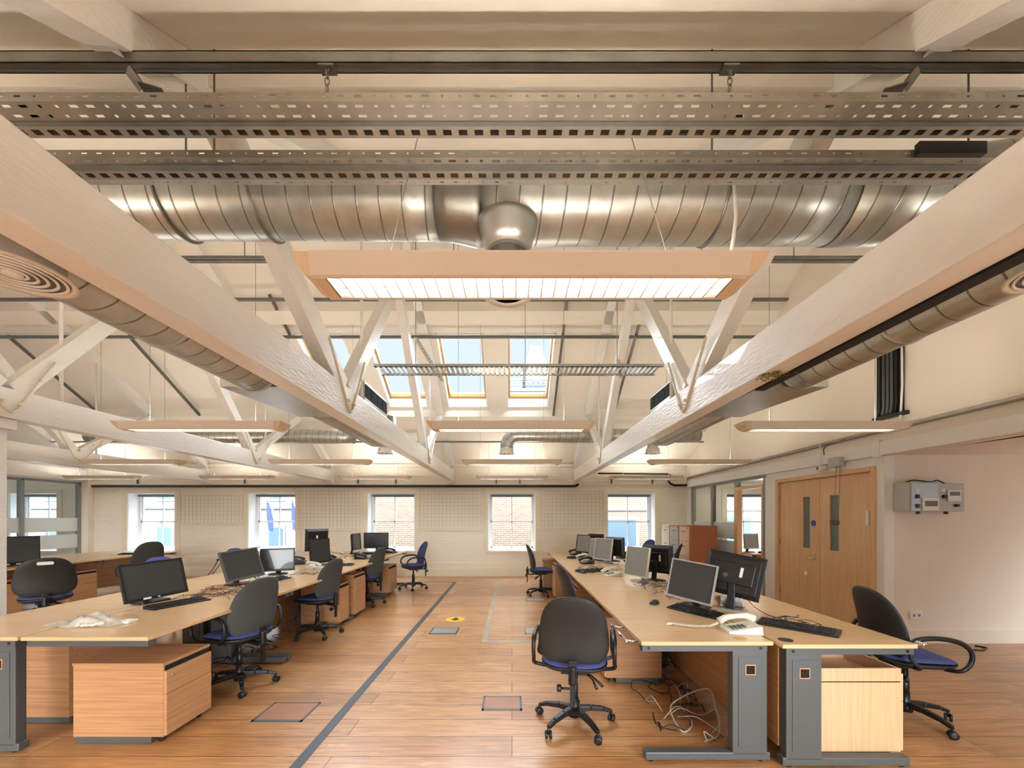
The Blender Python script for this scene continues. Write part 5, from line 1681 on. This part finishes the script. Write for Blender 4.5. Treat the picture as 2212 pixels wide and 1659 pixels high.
# sockets left of the second window
o = thing('socket_trunking', 'cream dado trunking with a row of sockets on the brick wall', 'trunking', (-7.9, 9.97, 0.40))
MB().box(-0.4, 0.6, -0.03, 0.03, -0.08, 0.09).build('trunking', M['trim'], o)
for k in range(6):
    MB().box(-0.3 + k * 0.13, -0.2 + k * 0.13, -0.036, -0.03, -0.04, 0.05).build('outlet', M['white'], o)
for k in range(2):
    MB().box(0.38 + 0.1 * k, 0.42 + 0.1 * k, -0.07, -0.03, 0.0, 0.04).build('plug', M['black'], o)
mb = MB()
mb.tube(smooth_path([Vector((0.4, -0.06, 0.0)), Vector((0.3, -0.08, -0.2)), Vector((0.15, -0.1, -0.4))]), 0.008, 6)
mb.tube(smooth_path([Vector((0.5, -0.06, 0.0)), Vector((0.4, -0.08, -0.2)), Vector((0.25, -0.1, -0.4))]), 0.008, 6)
mb.build('cable', M['cblr'], o)

# ------------------------------------------------------------------ floor: boxes, tape and sticker
def floorbox(label, x0, x1, y0, y1, lid='boxlid', frame='frameg', inner=True):
    o = thing('floor_box', label, 'floor box', ((x0 + x1) / 2, (y0 + y1) / 2, 0), 0, 'floor boxes in the aisle')
    w, h = (x1 - x0) / 2, (y1 - y0) / 2
    mb = MB()
    t = 0.016
    mb.box(-w, w, -h, -h + t * 1.6, 0, 0.004).box(-w, w, h - t, h, 0, 0.004).box(-w, -w + t, -h, h, 0, 0.004).box(w - t, w, -h, h, 0, 0.004)
    mb.build('frame', M[frame], o)
    MB().box(-w + t, w - t, -h + t, h - t, 0, 0.003).build('lid', M[lid], o)
floorbox('reddish floor box lid left of the tape line in the foreground', -1.945, -1.565, 2.89, 3.19)
floorbox('floor box lid right of the tape line near the foreground chair', -0.24, 0.08, 3.06, 3.30)
floorbox('dark framed floor box lid below the yellow sticker', -1.08, -0.72, 5.04, 5.34, lid='alu', frame='tape')
floorbox('pale floor box lid near the right bench', 0.17, 0.55, 5.05, 5.35, lid='tape2', frame='wire')
floorbox('furthest pale floor box lid near the right bench', 0.25, 0.6, 7.0, 7.25, lid='tape2', frame='wire')
def flat(name, m, label, cat, quads, z=0.0022):
    mb = MB()
    for x0, x1, y0, y1 in quads:
        mb.box(x0, x1, y0, y1, 0, z)
    return tag(mb.build(name, M[m]), label, cat)
flat('floor_tape', 'tape', 'long dark tape line running down the aisle floor', 'tape', [(-1.355, -1.285, 1.6, 9.05), (-2.05, -1.355, 9.01, 9.05)])
flat('floor_tape', 'tape2', 'worn pale tape rectangle on the floor beside the right bench', 'tape', [(-0.37, -0.30, 4.72, 9.05), (-0.30, 0.55, 4.72, 4.79)])
o = thing('floor_sticker', 'round yellow floor sticker with a black arrow', 'sticker', (-0.84, 5.77, 0))
MB().lathe([(0.14, 0), (0.14, 0.002)], seg=32).build('disc', M['yellow'], o)
MB().prism([(-0.025, 0.09), (0.03, 0.08), (0.035, 0.0), (0.08, 0.0), (0.0, -0.09), (-0.08, 0.01), (-0.03, 0.01)], 'Z', 0.002, 0.0035).build('arrow', M['blackgl'], o)
# ------------------------------------------------------------------ outside
def outwin(o, x, y, z, w, h, dy=-0.05):
    f = MB().box(x - w / 2 - 0.12, x + w / 2 + 0.12, y + dy - 0.05, y + 0.02, z - 0.12, z + h + 0.12).build('window_surround', M['stone'], o)
    MB().box(x - w / 2, x + w / 2, y + dy - 0.06, y + dy - 0.05, z, z + h).build('pane', M['winblue'], f)
o = thing('brick_building', 'pale brick building across the street behind the right windows', 'building', (3, 15, 0))
MB().box(-9.5, 12, 0, 1, -4, 6.0).build('wall', M['facade'], o)
MB().box(-0.5, 12, -0.08, 0, 1.75, 1.95).build('string_course', M['stone'], o)
for x, z in ((1.2, 0.1), (5.6, 0.2), (8.6, 2.2)):
    outwin(o, x, 0, z, 1.1, 1.3)
o = thing('stone_building', 'pale stone building with tall windows across the street on the left', 'building', (-16, 22, 0))
MB().box(-14, 8.5, 0, 1, -5, 7.0).build('wall', M['stone'], o)
MB().box(-14, 8.5, -0.25, 0, 1.95, 2.15).build('cornice', M['stone'], o)
for k in range(9):
    outwin(o, -12 + k * 2.1, 0, 2.5, 0.75, 1.5)
    outwin(o, -12 + k * 2.1, 0, -0.2, 0.8, 1.1)
tag(MB().box(-22, 25, 10.45, 40, -5.2, -5).build('street_ground', M['ground']), 'pale street surface far below the windows', 'street')['kind'] = 'structure'
for x, lab in ((-12.9, 'left blue flag outside the second window from the left'), (-11.6, 'right blue flag outside the second window from the left')):
    o = thing('flag', lab, 'flag', (x, 20.45, 1.0), 0, 'blue flags outside')
    MB().tube([(0, 1.4, -0.2), (0, 0, 1.5)], 0.03, 6).build('flagpole', M['white'], o)
    MB().prism([(0.0, 1.4), (0.1, 1.2), (0.35, 0.3), (0.3, -0.3), (0.1, -0.2), (0.0, 0.4)], 'Y', 0, 0.03).build('cloth', M['flag'], o)
o = thing('church_tower', 'pale church tower beyond the rightmost skylight', 'building', (4.0, 60, 0))
MB().box(-4.5, 2.5, 0, 7, -5, 21).build('tower_wall', M['slate'], o)
MB().hexa([(-2.4, 1, 24), (2.0, 1, 24), (2.0, 6, 24), (-2.4, 6, 24), (-1.0, 2.5, 29), (0.6, 2.5, 29), (0.6, 4.5, 29), (-1.0, 4.5, 29)]).build('spire', M['slate'], o)
MB().box(-4.7, 2.7, -0.2, 7, 20.8, 21.3).build('cornice', M['stone'], o)
mb = MB()
for k in range(10):
    x = -4.4 + k * 0.74
    mb.tube([(x + 0.33 * math.cos(t), 0, 22.0 + 0.33 * math.sin(t)) for t in [2 * PI * j / 12 for j in range(12)]], 0.07, 6, closed=True)
mb.box(-4.6, 2.6, -0.1, 0.1, 22.5, 22.75)
mb.build('parapet', M['stone'], o)
MB().box(-2.4, 2.0, 1, 6, 21, 24).build('belfry', M['slate'], o)
MB().box(-0.9, 0.5, 0.9, 1.0, 22.6, 24.0).build('opening', M['stone'], o)
